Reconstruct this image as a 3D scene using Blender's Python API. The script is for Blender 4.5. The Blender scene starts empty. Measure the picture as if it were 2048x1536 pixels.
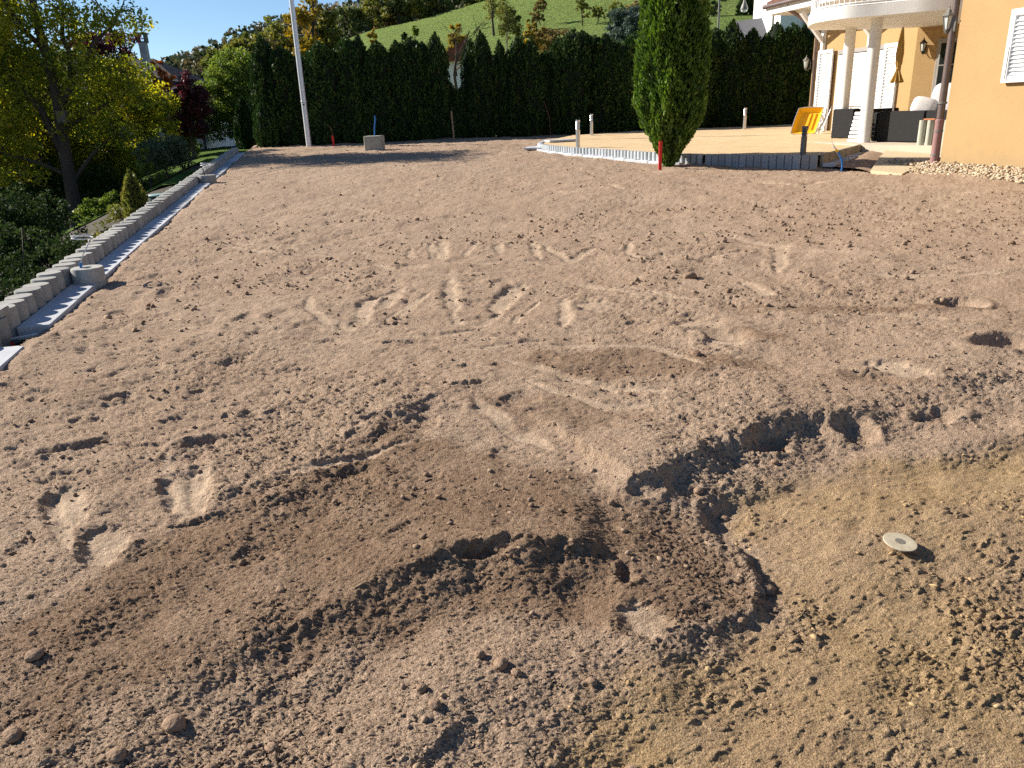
import bpy, math, random
import numpy as np
from mathutils import Vector, Matrix
R = math.radians
SC = bpy.context.scene
COL = SC.collection
random.seed(7); RNG = np.random.default_rng(7)

# ------------------------------------------------------------------ camera
cam_d = bpy.data.cameras.new('camera'); cam = bpy.data.objects.new('camera', cam_d); COL.objects.link(cam)
cam_d.sensor_fit = 'HORIZONTAL'; cam_d.sensor_width = 36.0; cam_d.lens = 36.0 * 1538.0 / 2048.0
cam_d.clip_start = 0.05; cam_d.clip_end = 3000
PITCH, ROLL = R(19.5), R(-2.3)
fw = Vector((0, math.cos(PITCH), -math.sin(PITCH))); r0 = Vector((1, 0, 0)); u0 = r0.cross(fw)
rt = r0 * math.cos(ROLL) + u0 * math.sin(ROLL); up = -r0 * math.sin(ROLL) + u0 * math.cos(ROLL)
m = Matrix((rt, up, -fw)).transposed().to_4x4(); m.translation = (0, 0, 1.5)
cam.matrix_world = m
SC.camera = cam

# ------------------------------------------------------------------ light
SUN_AZ, SUN_EL = R(21.5), R(29.0)          # azimuth: degrees from -X towards +Y
S = Vector((-math.cos(SUN_AZ) * math.cos(SUN_EL), math.sin(SUN_AZ) * math.cos(SUN_EL), math.sin(SUN_EL)))
sd = bpy.data.lights.new('sun', 'SUN'); sd.energy = 5.0; sd.angle = R(0.53); sd.color = (1.0, 0.93, 0.82)
sun = bpy.data.objects.new('sun', sd); COL.objects.link(sun)
sun.rotation_euler = (-S).to_track_quat('-Z', 'Y').to_euler(); sun.location = S * 60
W = bpy.data.worlds.new('World'); SC.world = W; W.use_nodes = True
nt = W.node_tree; bg = nt.nodes['Background']
sky = nt.nodes.new('ShaderNodeTexSky'); sky.sky_type = 'NISHITA'; sky.sun_disc = False
sky.sun_elevation = SUN_EL; sky.sun_rotation = math.atan2(S.x, S.y) % (2 * math.pi)
sky.altitude = 1200; sky.air_density = 1.0; sky.dust_density = 0.0; sky.ozone_density = 4.5
nt.links.new(sky.outputs[0], bg.inputs[0]); bg.inputs[1].default_value = 0.065
SC.view_settings.view_transform = 'Standard'; SC.view_settings.look = 'None'
SC.view_settings.exposure = 0.97; SC.view_settings.gamma = 1.0; SC.view_settings.use_curve_mapping = False
SC.cycles.use_denoising = False; SC.cycles.max_bounces = 6; SC.cycles.transparent_max_bounces = 8

# ------------------------------------------------------------------ helpers
class MB:
    def __init__(s): s.v = []; s.f = []
    def _add(s, vs, fs):
        o = len(s.v); s.v += [tuple(v) for v in vs]; s.f += [tuple(i + o for i in f) for f in fs]
    def obox(s, c, ax, ay, az):
        c, ax, ay, az = Vector(c), Vector(ax), Vector(ay), Vector(az)
        vs = [c + ax * i + ay * j + az * k for k in (-.5, .5) for j in (-.5, .5) for i in (-.5, .5)]
        s._add(vs, [(0, 2, 3, 1), (4, 5, 7, 6), (0, 1, 5, 4), (1, 3, 7, 5), (3, 2, 6, 7), (2, 0, 4, 6)])
        return s
    def box(s, c, d, rz=0):
        ca, sa = math.cos(rz), math.sin(rz)
        return s.obox(c, (d[0] * ca, d[0] * sa, 0), (-d[1] * sa, d[1] * ca, 0), (0, 0, d[2]))
    def cbox(s, c, ax, ay, az, b):
        # box with chamfered edges (bevelled look), b = chamfer in metres
        c, ax, ay, az = Vector(c), Vector(ax), Vector(ay), Vector(az)
        lx, ly, lz = ax.length / 2, ay.length / 2, az.length / 2
        X, Y, Z = ax.normalized(), ay.normalized(), az.normalized()
        b = min(b, lx * .9, ly * .9, lz * .9)
        prof = [(lx - b, ly), (lx, ly - b), (lx, -ly + b), (lx - b, -ly), (-lx + b, -ly), (-lx, -ly + b), (-lx, ly - b), (-lx + b, ly)][::-1]
        rings = []
        for z, k in ((-lz, 1), (-lz + b, 0), (lz - b, 0), (lz, 1)):
            ring = []
            for px, py in prof:
                if k: px, py = px * (lx - b) / lx, py * (ly - b) / ly
                ring.append(c + X * px + Y * py + Z * z)
            rings.append(ring)
        vs = [p for r in rings for p in r]; n = 8; fs = []
        for k in range(3):
            for i in range(n):
                j = (i + 1) % n; fs.append((k * n + i, k * n + j, (k + 1) * n + j, (k + 1) * n + i))
        fs.append(tuple(range(n))[::-1]); fs.append(tuple(range(3 * n, 4 * n)))
        s._add(vs, fs); return s
    def tube(s, pts, r, n=8, cap=True):
        pts = [Vector(p) for p in pts]; rs = r if isinstance(r, (list, tuple)) else [r] * len(pts)
        vs = []; prev = None
        for i, p in enumerate(pts):
            d = (pts[min(i + 1, len(pts) - 1)] - pts[max(i - 1, 0)]).normalized()
            if prev is None:
                a = d.orthogonal().normalized()
            else:
                a = (prev - d * prev.dot(d)); a = a.normalized() if a.length > 1e-6 else d.orthogonal().normalized()
            prev = a; b = d.cross(a)
            for k in range(n):
                t = 2 * math.pi * k / n; vs.append(p + (a * math.cos(t) + b * math.sin(t)) * rs[i])
        fs = []
        for i in range(len(pts) - 1):
            for k in range(n):
                k2 = (k + 1) % n; fs.append((i * n + k, i * n + k2, (i + 1) * n + k2, (i + 1) * n + k))
        if cap:
            fs.append(tuple(range(n))[::-1]); fs.append(tuple((len(pts) - 1) * n + k for k in range(n)))
        s._add(vs, fs); return s
    def lathe(s, c, prof, n=24, sx=1, sy=1):
        c = Vector(c); vs = []; fs = []
        for r, z in prof:
            for k in range(n):
                t = 2 * math.pi * k / n; vs.append(c + Vector((r * math.cos(t) * sx, r * math.sin(t) * sy, z)))
        m_ = len(prof)
        for i in range(m_ - 1):
            for k in range(n):
                k2 = (k + 1) % n; fs.append((i * n + k, i * n + k2, (i + 1) * n + k2, (i + 1) * n + k))
        fs.append(tuple(range(n))[::-1]); fs.append(tuple((m_ - 1) * n + k for k in range(n)))
        s._add(vs, fs); return s
    def prism(s, poly, z0, z1):
        n = len(poly); g = lambda z, p: z(p) if callable(z) else z
        vs = [(p[0], p[1], g(z0, p)) for p in poly] + [(p[0], p[1], g(z1, p)) for p in poly]
        a = sum(poly[i][0] * poly[(i + 1) % n][1] - poly[(i + 1) % n][0] * poly[i][1] for i in range(n))
        fs = [tuple(range(n))[::-1], tuple(range(n, 2 * n))] + [(i, (i + 1) % n, n + (i + 1) % n, n + i) for i in range(n)]
        if a < 0: fs = [f[::-1] for f in fs]
        s._add(vs, fs); return s
    def mesh(s, name, off=(0, 0, 0), smooth=None):
        me = bpy.data.meshes.new(name); o = Vector(off)
        me.from_pydata([tuple(Vector(v) - o) for v in s.v], [], s.f); me.update()
        if smooth is not None:
            me.polygons.foreach_set('use_smooth', [True] * len(me.polygons))
            try: me.set_sharp_from_angle(angle=R(smooth))
            except Exception: pass
        return me

def link(name, me, parent=None, loc=(0, 0, 0)):
    o = bpy.data.objects.new(name, me); COL.objects.link(o)
    if parent is not None: o.parent = parent
    else: o.location = loc
    return o
def tag(o, label=None, cat=None, group=None, kind=None):
    if label: o['label'] = label
    if cat: o['category'] = cat
    if group: o['group'] = group
    if kind: o['kind'] = kind
    return o
def thing(name, loc, label, cat, group=None, rz=0):
    o = bpy.data.objects.new(name, None); COL.objects.link(o); o.location = loc; o.rotation_euler = (0, 0, rz)
    o.empty_display_size = .1
    return tag(o, label, cat, group)
def wloc(o):
    v = Vector((0, 0, 0))
    while o is not None: v += o.location; o = o.parent
    return v
def part(name, mb, mat, parent, smooth=None, world=True):
    me = mb.mesh(name, wloc(parent) if world else (0, 0, 0), smooth); me.materials.append(mat)
    return link(name, me, parent)
def solo(name, mb, mat, base, label, cat, group=None, smooth=None):
    me = mb.mesh(name, base, smooth); me.materials.append(mat)
    return tag(link(name, me, None, base), label, cat, group)
def copy_tree(o, parent=None):
    c = o.copy(); COL.objects.link(c)
    if parent is not None: c.parent = parent
    for ch in [x for x in bpy.data.objects if x.parent == o]: copy_tree(ch, c)
    return c
def fast_mesh(name, V, F, mat=None, attr=None, smooth=False):
    V = np.asarray(V, np.float32); F = np.asarray(F, np.int32); k = F.shape[1]
    me = bpy.data.meshes.new(name)
    me.vertices.add(len(V)); me.vertices.foreach_set('co', V.ravel())
    me.loops.add(F.size); me.loops.foreach_set('vertex_index', F.ravel())
    me.polygons.add(len(F)); me.polygons.foreach_set('loop_start', np.arange(0, F.size, k, dtype=np.int32))
    try: me.polygons.foreach_set('loop_total', np.full(len(F), k, np.int32))
    except Exception: pass
    me.update(calc_edges=True)
    if smooth: me.polygons.foreach_set('use_smooth', np.ones(len(F), bool))
    if mat: me.materials.append(mat)
    for an, (dom, arr) in (attr or {}).items():
        a = me.attributes.new(an, 'FLOAT', dom); a.data.foreach_set('value', np.asarray(arr, np.float32))
    return me

# numpy noise -----------------------------------------------------------
def _h(ix, iy, seed):
    n = (ix.astype(np.int64) * 374761393 + iy.astype(np.int64) * 668265263 + seed * 1442695041) & 0xFFFFFFFF
    n = ((n ^ (n >> 13)) * 1274126177) & 0xFFFFFFFF
    n = ((n ^ (n >> 16)) * 2246822519) & 0xFFFFFFFF
    return ((n ^ (n >> 15)) & 0xFFFFFF).astype(np.float32) / 16777215.0
def vn(x, y, seed=0):
    x = np.asarray(x, np.float64); y = np.asarray(y, np.float64)
    ix = np.floor(x); iy = np.floor(y); fx = x - ix; fy = y - iy
    fx = fx * fx * fx * (fx * (fx * 6 - 15) + 10); fy = fy * fy * fy * (fy * (fy * 6 - 15) + 10)
    a = _h(ix, iy, seed); b = _h(ix + 1, iy, seed); c = _h(ix, iy + 1, seed); d = _h(ix + 1, iy + 1, seed)
    return (a * (1 - fx) + b * fx) * (1 - fy) + (c * (1 - fx) + d * fx) * fy
def fbm(x, y, seed=0, o=4, g=.5):
    t = 0; a = 1; s_ = 0
    for k in range(o):
        t = t + a * (vn(x * 2 ** k + 17.3 * k, y * 2 ** k - 9.1 * k, seed + k) - .5); s_ += a; a *= g
    return t / s_ * 2
def crumbs(x, y, cell, seed, prob, rmin, rmax):
    X = x / cell; Y = y / cell; ix = np.floor(X); iy = np.floor(Y); out = np.zeros_like(X)
    for dx in (-1, 0, 1):
        for dy in (-1, 0, 1):
            cx = ix + dx; cy = iy + dy
            pr = _h(cx, cy, seed); jx = cx + _h(cx, cy, seed + 1); jy = cy + _h(cx, cy, seed + 2)
            r = rmin + (rmax - rmin) * _h(cx, cy, seed + 3) ** 2
            d2 = ((X - jx) ** 2 + (Y - jy) ** 2) / (r * r)
            out = np.maximum(out, np.where(pr < prob, np.sqrt(np.clip(1 - d2, 0, 1)) * r, 0))
    return out * cell
def sstep(a, b, x):
    t = np.clip((x - a) / (b - a), 0, 1); return t * t * (3 - 2 * t)
def seg_sd(x, y, P):
    """distance to an open polyline, sign (+ on its left), and arc parameter 0..1"""
    best = np.full(x.shape, 1e9); sg = np.zeros_like(best); par = np.zeros_like(best); n = len(P) - 1
    for i in range(n):
        ax, ay = P[i]; bx, by = P[i + 1]; dx, dy = bx - ax, by - ay; L = dx * dx + dy * dy
        t = np.clip(((x - ax) * dx + (y - ay) * dy) / L, 0, 1)
        qx = x - (ax + t * dx); qy = y - (ay + t * dy); d = np.hypot(qx, qy)
        mk = d < best; best = np.where(mk, d, best)
        sg = np.where(mk, np.sign(dx * (y - ay) - dy * (x - ax)), sg); par = np.where(mk, (i + t) / n, par)
    return best, sg, par
def poly_sd(x, y, P):
    d, _, _ = seg_sd(x, y, P + [P[0]]); ins = np.zeros(x.shape, bool); n = len(P)
    for i in range(n):
        ax, ay = P[i]; bx, by = P[(i + 1) % n]
        c = ((ay > y) != (by > y)) & (x < (bx - ax) * (y - ay) / (by - ay + 1e-12) + ax); ins ^= c
    return np.where(ins, d, -d)

# ------------------------------------------------------------------ materials
_mc = {}
def nodes_of(name):
    mt = bpy.data.materials.new(name); mt.use_nodes = True
    return mt, mt.node_tree.nodes, mt.node_tree.links, mt.node_tree.nodes['Principled BSDF']
def M(name, col, rough=.8, var=.12, scale=6., bump=0., bscale=60., metal=0., spec=.3, col2=None, detail=6, coat=0):
    if name in _mc: return _mc[name]
    mt, N, L, P = nodes_of(name)
    tc = N.new('ShaderNodeTexCoord'); nz = N.new('ShaderNodeTexNoise'); nz.inputs['Scale'].default_value = scale
    nz.inputs['Detail'].default_value = detail; nz.inputs['Roughness'].default_value = .65
    L.new(tc.outputs['Object'], nz.inputs['Vector'])
    mp = N.new('ShaderNodeMapRange'); mp.inputs['From Min'].default_value = .3; mp.inputs['From Max'].default_value = .7
    L.new(nz.outputs['Fac'], mp.inputs['Value'])
    mx = N.new('ShaderNodeMix'); mx.data_type = 'RGBA'; L.new(mp.outputs[0], mx.inputs['Factor'])
    c2 = col2 or tuple(min(1, c * (1 + var)) for c in col)
    mx.inputs['A'].default_value = (*[c * (1 - var) for c in col], 1) if col2 is None else (*col, 1)
    mx.inputs['B'].default_value = (*c2, 1)
    L.new(mx.outputs['Result'], P.inputs['Base Color'])
    P.inputs['Roughness'].default_value = rough; P.inputs['Metallic'].default_value = metal
    P.inputs['Specular IOR Level'].default_value = spec
    if coat: P.inputs['Coat Weight'].default_value = coat
    if bump:
        b2 = N.new('ShaderNodeTexNoise'); b2.inputs['Scale'].default_value = bscale; b2.inputs['Detail'].default_value = 5
        L.new(tc.outputs['Object'], b2.inputs['Vector'])
        bp = N.new('ShaderNodeBump'); bp.inputs['Strength'].default_value = 1; bp.inputs['Distance'].default_value = bump
        L.new(b2.outputs['Fac'], bp.inputs['Height']); L.new(bp.outputs[0], P.inputs['Normal'])
    _mc[name] = mt; return mt
def tone_by_object(mt, lo, hi):
    """slightly different brightness for every object that shares the material"""
    N, L = mt.node_tree.nodes, mt.node_tree.links; P = N['Principled BSDF']; src = P.inputs['Base Color'].links[0].from_socket
    oi = N.new('ShaderNodeObjectInfo'); mr = N.new('ShaderNodeMapRange'); mr.inputs['To Min'].default_value = lo; mr.inputs['To Max'].default_value = hi
    L.new(oi.outputs['Random'], mr.inputs['Value']); hs = N.new('ShaderNodeHueSaturation'); L.new(mr.outputs[0], hs.inputs['Value']); L.new(src, hs.inputs['Color']); L.new(hs.outputs[0], P.inputs['Base Color'])
def LEAF(name, cols, transl=.35, rough=.55, spec=.25):
    """leaf material: ramp over a per-leaf random value"""
    if name in _mc: return _mc[name]
    mt, N, L, P = nodes_of(name)
    at = N.new('ShaderNodeAttribute'); at.attribute_name = 'rnd'; at.attribute_type = 'GEOMETRY'
    rp = N.new('ShaderNodeValToRGB'); el = rp.color_ramp.elements
    while len(el) < len(cols): el.new(.5)
    for i, c in enumerate(cols): el[i].position = i / max(1, len(cols) - 1); el[i].color = (*c, 1)
    L.new(at.outputs['Fac'], rp.inputs[0]); L.new(rp.outputs[0], P.inputs['Base Color'])
    P.inputs['Roughness'].default_value = rough; P.inputs['Specular IOR Level'].default_value = spec
    tr = N.new('ShaderNodeBsdfTranslucent'); hs = N.new('ShaderNodeHueSaturation'); hs.inputs['Value'].default_value = 1.3; hs.inputs['Saturation'].default_value = 1.1
    L.new(rp.outputs[0], hs.inputs['Color']); L.new(hs.outputs[0], tr.inputs['Color'])
    ms = N.new('ShaderNodeMixShader'); ms.inputs[0].default_value = transl
    L.new(P.outputs[0], ms.inputs[1]); L.new(tr.outputs[0], ms.inputs[2]); L.new(ms.outputs[0], N['Material Output'].inputs['Surface'])
    _mc[name] = mt; return mt

concrete = M('concrete', (.34, .33, .30), .9, .18, 9, .0025, 120)
concrete_warm = M('concrete_warm', (.36, .34, .28), .9, .15, 9, .002, 120)
slab_mat = M('slab_concrete', (.46, .47, .49), .9, .12, 7, .002, 150)
granite = M('pale_grey_palisade', (.40, .42, .43), .85, .1, 12, .0015, 150)
shaded_blk = M('shaded_palisade', (.29, .31, .33), .85, .1, 12, .0015, 150)  # the pale grey palisade tone with shade put into the colour
warm_blk = M('warm_palisade', (.36, .31, .23), .85, .12, 12, .0015, 150)
stucco = M('yellow_stucco', (.40, .262, .120), .92, .07, .9, .004, 160)
white_paint = M('white_paint', (.80, .79, .77), .5, .03, 4)
white_render = M('white_render', (.78, .77, .74), .85, .05, 2, .001, 200)
shutter_mat = M('white_shutter', (.72, .73, .74), .55, .03, 4)
pipe_brown = M('brown_pipe', (.16, .115, .10), .35, .15, 5, metal=.3, spec=.5)
pipe_red = M('red_brown_pipe', (.27, .15, .14), .5, .12, 8)
black_metal = M('black_iron', (.018, .018, .018), .4, .1, 10, spec=.5)
grey_metal = M('grey_lantern_metal', (.17, .16, .14), .5, .2, 10, spec=.5)
glass = M('lamp_glass', (.55, .58, .56), .15, .05, 3, spec=.6)
pane_mat = M('window_pane', (.02, .025, .024), .06, .05, 2, spec=.7)
frame_mat = M('window_frame', (.30, .28, .26), .5, .08, 5)
steel = M('brushed_steel', (.62, .60, .57), .32, .06, 30, metal=1.)
steel_shaded = M('shaded_steel', (.12, .125, .135), .4, .1, 20, metal=.8)  # bollard steel with the conifer's shade put into the colour
alu = M('pale_aluminium', (.72, .72, .74), .38, .08, 6, metal=.35, spec=.5)
red_paint = M('red_paint', (.65, .03, .025), .6, .1, 10)
wood = M('raw_wood', (.33, .22, .13), .85, .2, 20)
rust = M('rusty_rod', (.12, .055, .035), .9, .2, 30)
blue_pipe = M('blue_plastic', (.03, .16, .45), .4, .1, 10)
white_pipe = M('white_plastic', (.70, .71, .70), .4, .06, 10)
yellow_plastic = M('yellow_plastic', (.80, .44, .01), .45, .08, 5)
wicker_v = None
cushion = M('grey_cushion', (.45, .44, .45), .95, .06, 12, .002, 200)
cushion_w = M('white_cushion', (.70, .68, .66), .95, .05, 12, .002, 200)
yellow_cloth = M('ochre_cloth', (.42, .27, .085), .95, .1, 10, .002, 200)
terracotta = M('terracotta', (.50, .19, .08), .85, .15, 8)
roof_tile = M('brown_roof_tile', (.16, .075, .05), .85, .25, 5)
grey_roof = M('grey_roof', (.10, .10, .11), .85, .15, 3)
dark_roof = M('dark_roof', (.035, .03, .03), .9, .3, 3, .01, 8)
bark = M('bark', (.075, .055, .042), .95, .35, 14, .012, 40)
bark_l = M('pale_bark', (.22, .19, .15), .95, .3, 14, .008, 40)
tool_metal = M('tool_metal', (.5, .5, .5), .35, .1, 10, metal=.7)
bin_green = M('green_plastic', (.02, .055, .04), .6, .15, 5)
teal_lid = M('teal_lid', (.22, .36, .36), .5, .1, 5)

for _m in (concrete, slab_mat, granite, shaded_blk, warm_blk): tone_by_object(_m, .82, 1.15)
# wicker: woven pattern by wave bump
mt, N, L, P = nodes_of('black_wicker'); wicker = mt
tc = N.new('ShaderNodeTexCoord'); wv = N.new('ShaderNodeTexWave'); wv.bands_direction = 'Z'; wv.inputs['Scale'].default_value = 22; wv.inputs['Distortion'].default_value = .6
w2 = N.new('ShaderNodeTexWave'); w2.bands_direction = 'X'; w2.inputs['Scale'].default_value = 30
L.new(tc.outputs['Object'], wv.inputs['Vector']); L.new(tc.outputs['Object'], w2.inputs['Vector'])
mu = N.new('ShaderNodeMath'); mu.operation = 'MULTIPLY'; L.new(wv.outputs['Fac'], mu.inputs[0]); L.new(w2.outputs['Fac'], mu.inputs[1])
bp = N.new('ShaderNodeBump'); bp.inputs['Distance'].default_value = .004; L.new(mu.outputs[0], bp.inputs['Height']); L.new(bp.outputs[0], P.inputs['Normal'])
P.inputs['Base Color'].default_value = (.011, .011, .012, 1); P.inputs['Roughness'].default_value = .6; P.inputs['Specular IOR Level'].default_value = .2

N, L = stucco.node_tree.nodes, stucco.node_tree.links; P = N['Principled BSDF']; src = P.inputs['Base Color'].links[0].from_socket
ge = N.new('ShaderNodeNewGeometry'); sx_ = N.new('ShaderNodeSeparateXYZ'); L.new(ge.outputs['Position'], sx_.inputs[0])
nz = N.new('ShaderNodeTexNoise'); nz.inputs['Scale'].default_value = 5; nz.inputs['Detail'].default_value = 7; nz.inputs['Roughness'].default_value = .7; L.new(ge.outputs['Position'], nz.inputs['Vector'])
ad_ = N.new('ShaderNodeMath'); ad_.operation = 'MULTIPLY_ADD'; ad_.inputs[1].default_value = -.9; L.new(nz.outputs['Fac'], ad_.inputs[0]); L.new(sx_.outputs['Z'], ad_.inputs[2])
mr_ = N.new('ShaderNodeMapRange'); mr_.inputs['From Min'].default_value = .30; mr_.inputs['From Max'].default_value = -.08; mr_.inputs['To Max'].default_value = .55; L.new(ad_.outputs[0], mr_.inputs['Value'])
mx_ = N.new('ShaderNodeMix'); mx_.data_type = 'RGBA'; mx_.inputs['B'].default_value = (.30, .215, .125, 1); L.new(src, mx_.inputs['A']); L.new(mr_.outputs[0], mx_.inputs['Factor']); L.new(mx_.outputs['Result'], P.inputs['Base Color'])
# soil: colour from attributes written per vertex (clay, pressed, moist)
mt, N, L, P = nodes_of('soil'); soil_mat = mt
tc = N.new('ShaderNodeTexCoord')
def _att(n):
    a = N.new('ShaderNodeAttribute'); a.attribute_name = n; a.attribute_type = 'GEOMETRY'; return a.outputs['Fac']
def _noise(scale, det=6, rough=.65, src='Object'):
    n = N.new('ShaderNodeTexNoise'); n.inputs['Scale'].default_value = scale; n.inputs['Detail'].default_value = det
    n.inputs['Roughness'].default_value = rough; L.new(tc.outputs[src], n.inputs['Vector']); return n.outputs['Fac']
def _mix(f, a, b, blend='MIX'):
    x = N.new('ShaderNodeMix'); x.data_type = 'RGBA'; x.blend_type = blend
    if hasattr(f, 'is_linked'): L.new(f, x.inputs['Factor'])
    else: x.inputs['Factor'].default_value = f
    for s_, k in ((a, 'A'), (b, 'B')):
        if isinstance(s_, tuple): x.inputs[k].default_value = (*s_, 1)
        else: L.new(s_, x.inputs[k])
    return x.outputs['Result']
def _rng(v, a, b, c=0., d=1.):
    r = N.new('ShaderNodeMapRange'); r.inputs['From Min'].default_value = a; r.inputs['From Max'].default_value = b
    r.inputs['To Min'].default_value = c; r.inputs['To Max'].default_value = d; L.new(v, r.inputs['Value']); return r.outputs[0]
grain = _rng(_noise(190, 3, .6), .36, .64); mid = _rng(_noise(9, 6), .35, .65); big = _rng(_noise(.9, 5), .38, .62)
c_dry = _mix(mid, (.44, .315, .222), (.53, .395, .285)); c_dry = _mix(big, c_dry, (.47, .335, .235))
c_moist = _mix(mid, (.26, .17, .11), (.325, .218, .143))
c_press = _mix(mid, (.50, .375, .262), (.56, .43, .305))
c_clay = _mix(mid, (.40, .272, .135), (.51, .355, .19)); c_clay = _mix(_rng(_noise(2.2, 5), .45, .6), c_clay, (.43, .295, .165))
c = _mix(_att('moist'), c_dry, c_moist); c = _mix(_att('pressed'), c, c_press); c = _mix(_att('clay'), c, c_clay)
gm = N.new('ShaderNodeMix'); gm.data_type = 'RGBA'; gm.blend_type = 'MULTIPLY'; gm.inputs['Factor'].default_value = 1
L.new(c, gm.inputs['A']); grain2 = _rng(_noise(38, 5, .75), .38, .62); gm_f = N.new('ShaderNodeMath'); gm_f.operation = 'MULTIPLY'; L.new(grain, gm_f.inputs[0]); L.new(_rng(grain2, 0, 1, .45, 1.15), gm_f.inputs[1]); gcol = _mix(gm_f.outputs[0], (.56, .545, .53), (1.20, 1.20, 1.20)); L.new(gcol, gm.inputs['B'])  # grain tone; its dark end also paints the shaded gaps between crumbs
L.new(gm.outputs['Result'], P.inputs['Base Color']); P.inputs['Roughness'].default_value = .97; P.inputs['Specular IOR Level'].default_value = .1
bp = N.new('ShaderNodeBump'); bp.inputs['Distance'].default_value = .011; bp.inputs['Strength'].default_value = 1.0
vr = N.new('ShaderNodeTexVoronoi'); vr.inputs['Scale'].default_value = 190; L.new(tc.outputs['Object'], vr.inputs['Vector'])
inv = N.new('ShaderNodeMath'); inv.operation = 'SUBTRACT'; inv.inputs[0].default_value = 1; L.new(vr.outputs['Distance'], inv.inputs[1])
ad = N.new('ShaderNodeMath'); ad.operation = 'ADD'; vs_ = N.new('ShaderNodeMath'); vs_.operation = 'MULTIPLY'; vs_.inputs[1].default_value = .22; L.new(inv.outputs[0], vs_.inputs[0]); L.new(vs_.outputs[0], ad.inputs[0]); n2_ = N.new('ShaderNodeMath'); n2_.operation = 'MULTIPLY_ADD'; n2_.inputs[1].default_value = .9; L.new(_noise(48, 4, .65), n2_.inputs[0]); L.new(_noise(170, 4, .7), n2_.inputs[2]); L.new(n2_.outputs[0], ad.inputs[1])
pm = N.new('ShaderNodeMath'); pm.operation = 'MULTIPLY'; L.new(ad.outputs[0], pm.inputs[0])
L.new(_rng(_att('pressed'), 0, 1, 1, .25), pm.inputs[1])
L.new(pm.outputs[0], bp.inputs['Height']); L.new(bp.outputs[0], P.inputs['Normal'])

# grass
def GRASS(name, a, b, d, scale=.6):
    mt, N, L, P = nodes_of(name)
    tc = N.new('ShaderNodeTexCoord'); outs = []
    for s_, de in ((scale, 6), (scale * 14, 6)):
        n = N.new('ShaderNodeTexNoise'); n.inputs['Scale'].default_value = s_; n.inputs['Detail'].default_value = de; n.inputs['Roughness'].default_value = .7
        L.new(tc.outputs['Object'], n.inputs['Vector']); r = N.new('ShaderNodeMapRange'); r.inputs['From Min'].default_value = .35; r.inputs['From Max'].default_value = .65
        L.new(n.outputs['Fac'], r.inputs['Value']); outs.append(r.outputs[0])
    m1 = N.new('ShaderNodeMix'); m1.data_type = 'RGBA'; m1.inputs['A'].default_value = (*a, 1); m1.inputs['B'].default_value = (*b, 1); L.new(outs[0], m1.inputs['Factor'])
    m2 = N.new('ShaderNodeMix'); m2.data_type = 'RGBA'; m2.inputs['B'].default_value = (*d, 1); L.new(m1.outputs['Result'], m2.inputs['A'])
    f = N.new('ShaderNodeMath'); f.operation = 'MULTIPLY'; f.inputs[1].default_value = .6; L.new(outs[1], f.inputs[0]); L.new(f.outputs[0], m2.inputs['Factor'])
    L.new(m2.outputs['Result'], P.inputs['Base Color']); P.inputs['Roughness'].default_value = .95; P.inputs['Specular IOR Level'].default_value = .1
    b2 = N.new('ShaderNodeBump'); b2.inputs['Distance'].default_value = .15 / scale * .3; L.new(outs[1], b2.inputs['Height']); L.new(b2.outputs[0], P.inputs['Normal'])
    return mt
meadow_mat = GRASS('meadow_grass', (.23, .32, .075), (.31, .385, .10), (.17, .24, .06), .06)
_N, _L = meadow_mat.node_tree.nodes, meadow_mat.node_tree.links; _P = _N['Principled BSDF']; _src = _P.inputs['Base Color'].links[0].from_socket
_ge = _N.new('ShaderNodeNewGeometry'); _wv = _N.new('ShaderNodeTexWave'); _wv.bands_direction = 'Z'; _wv.inputs['Scale'].default_value = .42; _wv.inputs['Distortion'].default_value = 5; _wv.inputs['Detail'].default_value = 3; _wv.inputs['Detail Scale'].default_value = .6
_L.new(_ge.outputs['Position'], _wv.inputs['Vector']); _mx = _N.new('ShaderNodeMix'); _mx.data_type = 'RGBA'; _mx.blend_type = 'MULTIPLY'; _mx.inputs['B'].default_value = (.70, .74, .62, 1)
_f = _N.new('ShaderNodeMath'); _f.operation = 'MULTIPLY'; _f.inputs[1].default_value = .75; _L.new(_wv.outputs['Fac'], _f.inputs[0]); _L.new(_f.outputs[0], _mx.inputs['Factor']); _L.new(_src, _mx.inputs['A']); _L.new(_mx.outputs['Result'], _P.inputs['Base Color'])  # mown lines, with terrace contour shading painted into the grass colour
lawn_mat = GRASS('lawn_grass', (.09, .17, .02), (.12, .20, .03), (.06, .09, .02), 1.2)
under_mat = M('garden_earth', (.03, .027, .018), .95, .3, 3, .02, 20, col2=(.065, .05, .032))  # brown earth, darkened so the colour carries the shade behind the wall

# ------------------------------------------------------------------ frames of the plot
D = Vector((-.23, .973, 0)).normalized(); Pp = Vector((.973, .23, 0)).normalized()      # retaining wall: along / to the right
def zg(y): return .10 + .0235 * (np.clip(y, 1, 40) - 3)
def wp(u, v, z=0): p = D * u + Pp * v; return Vector((p.x, p.y, z))
V_SLAB = -2.01
def slab_x(y): return (V_SLAB - Pp.y * y) / Pp.x

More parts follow.
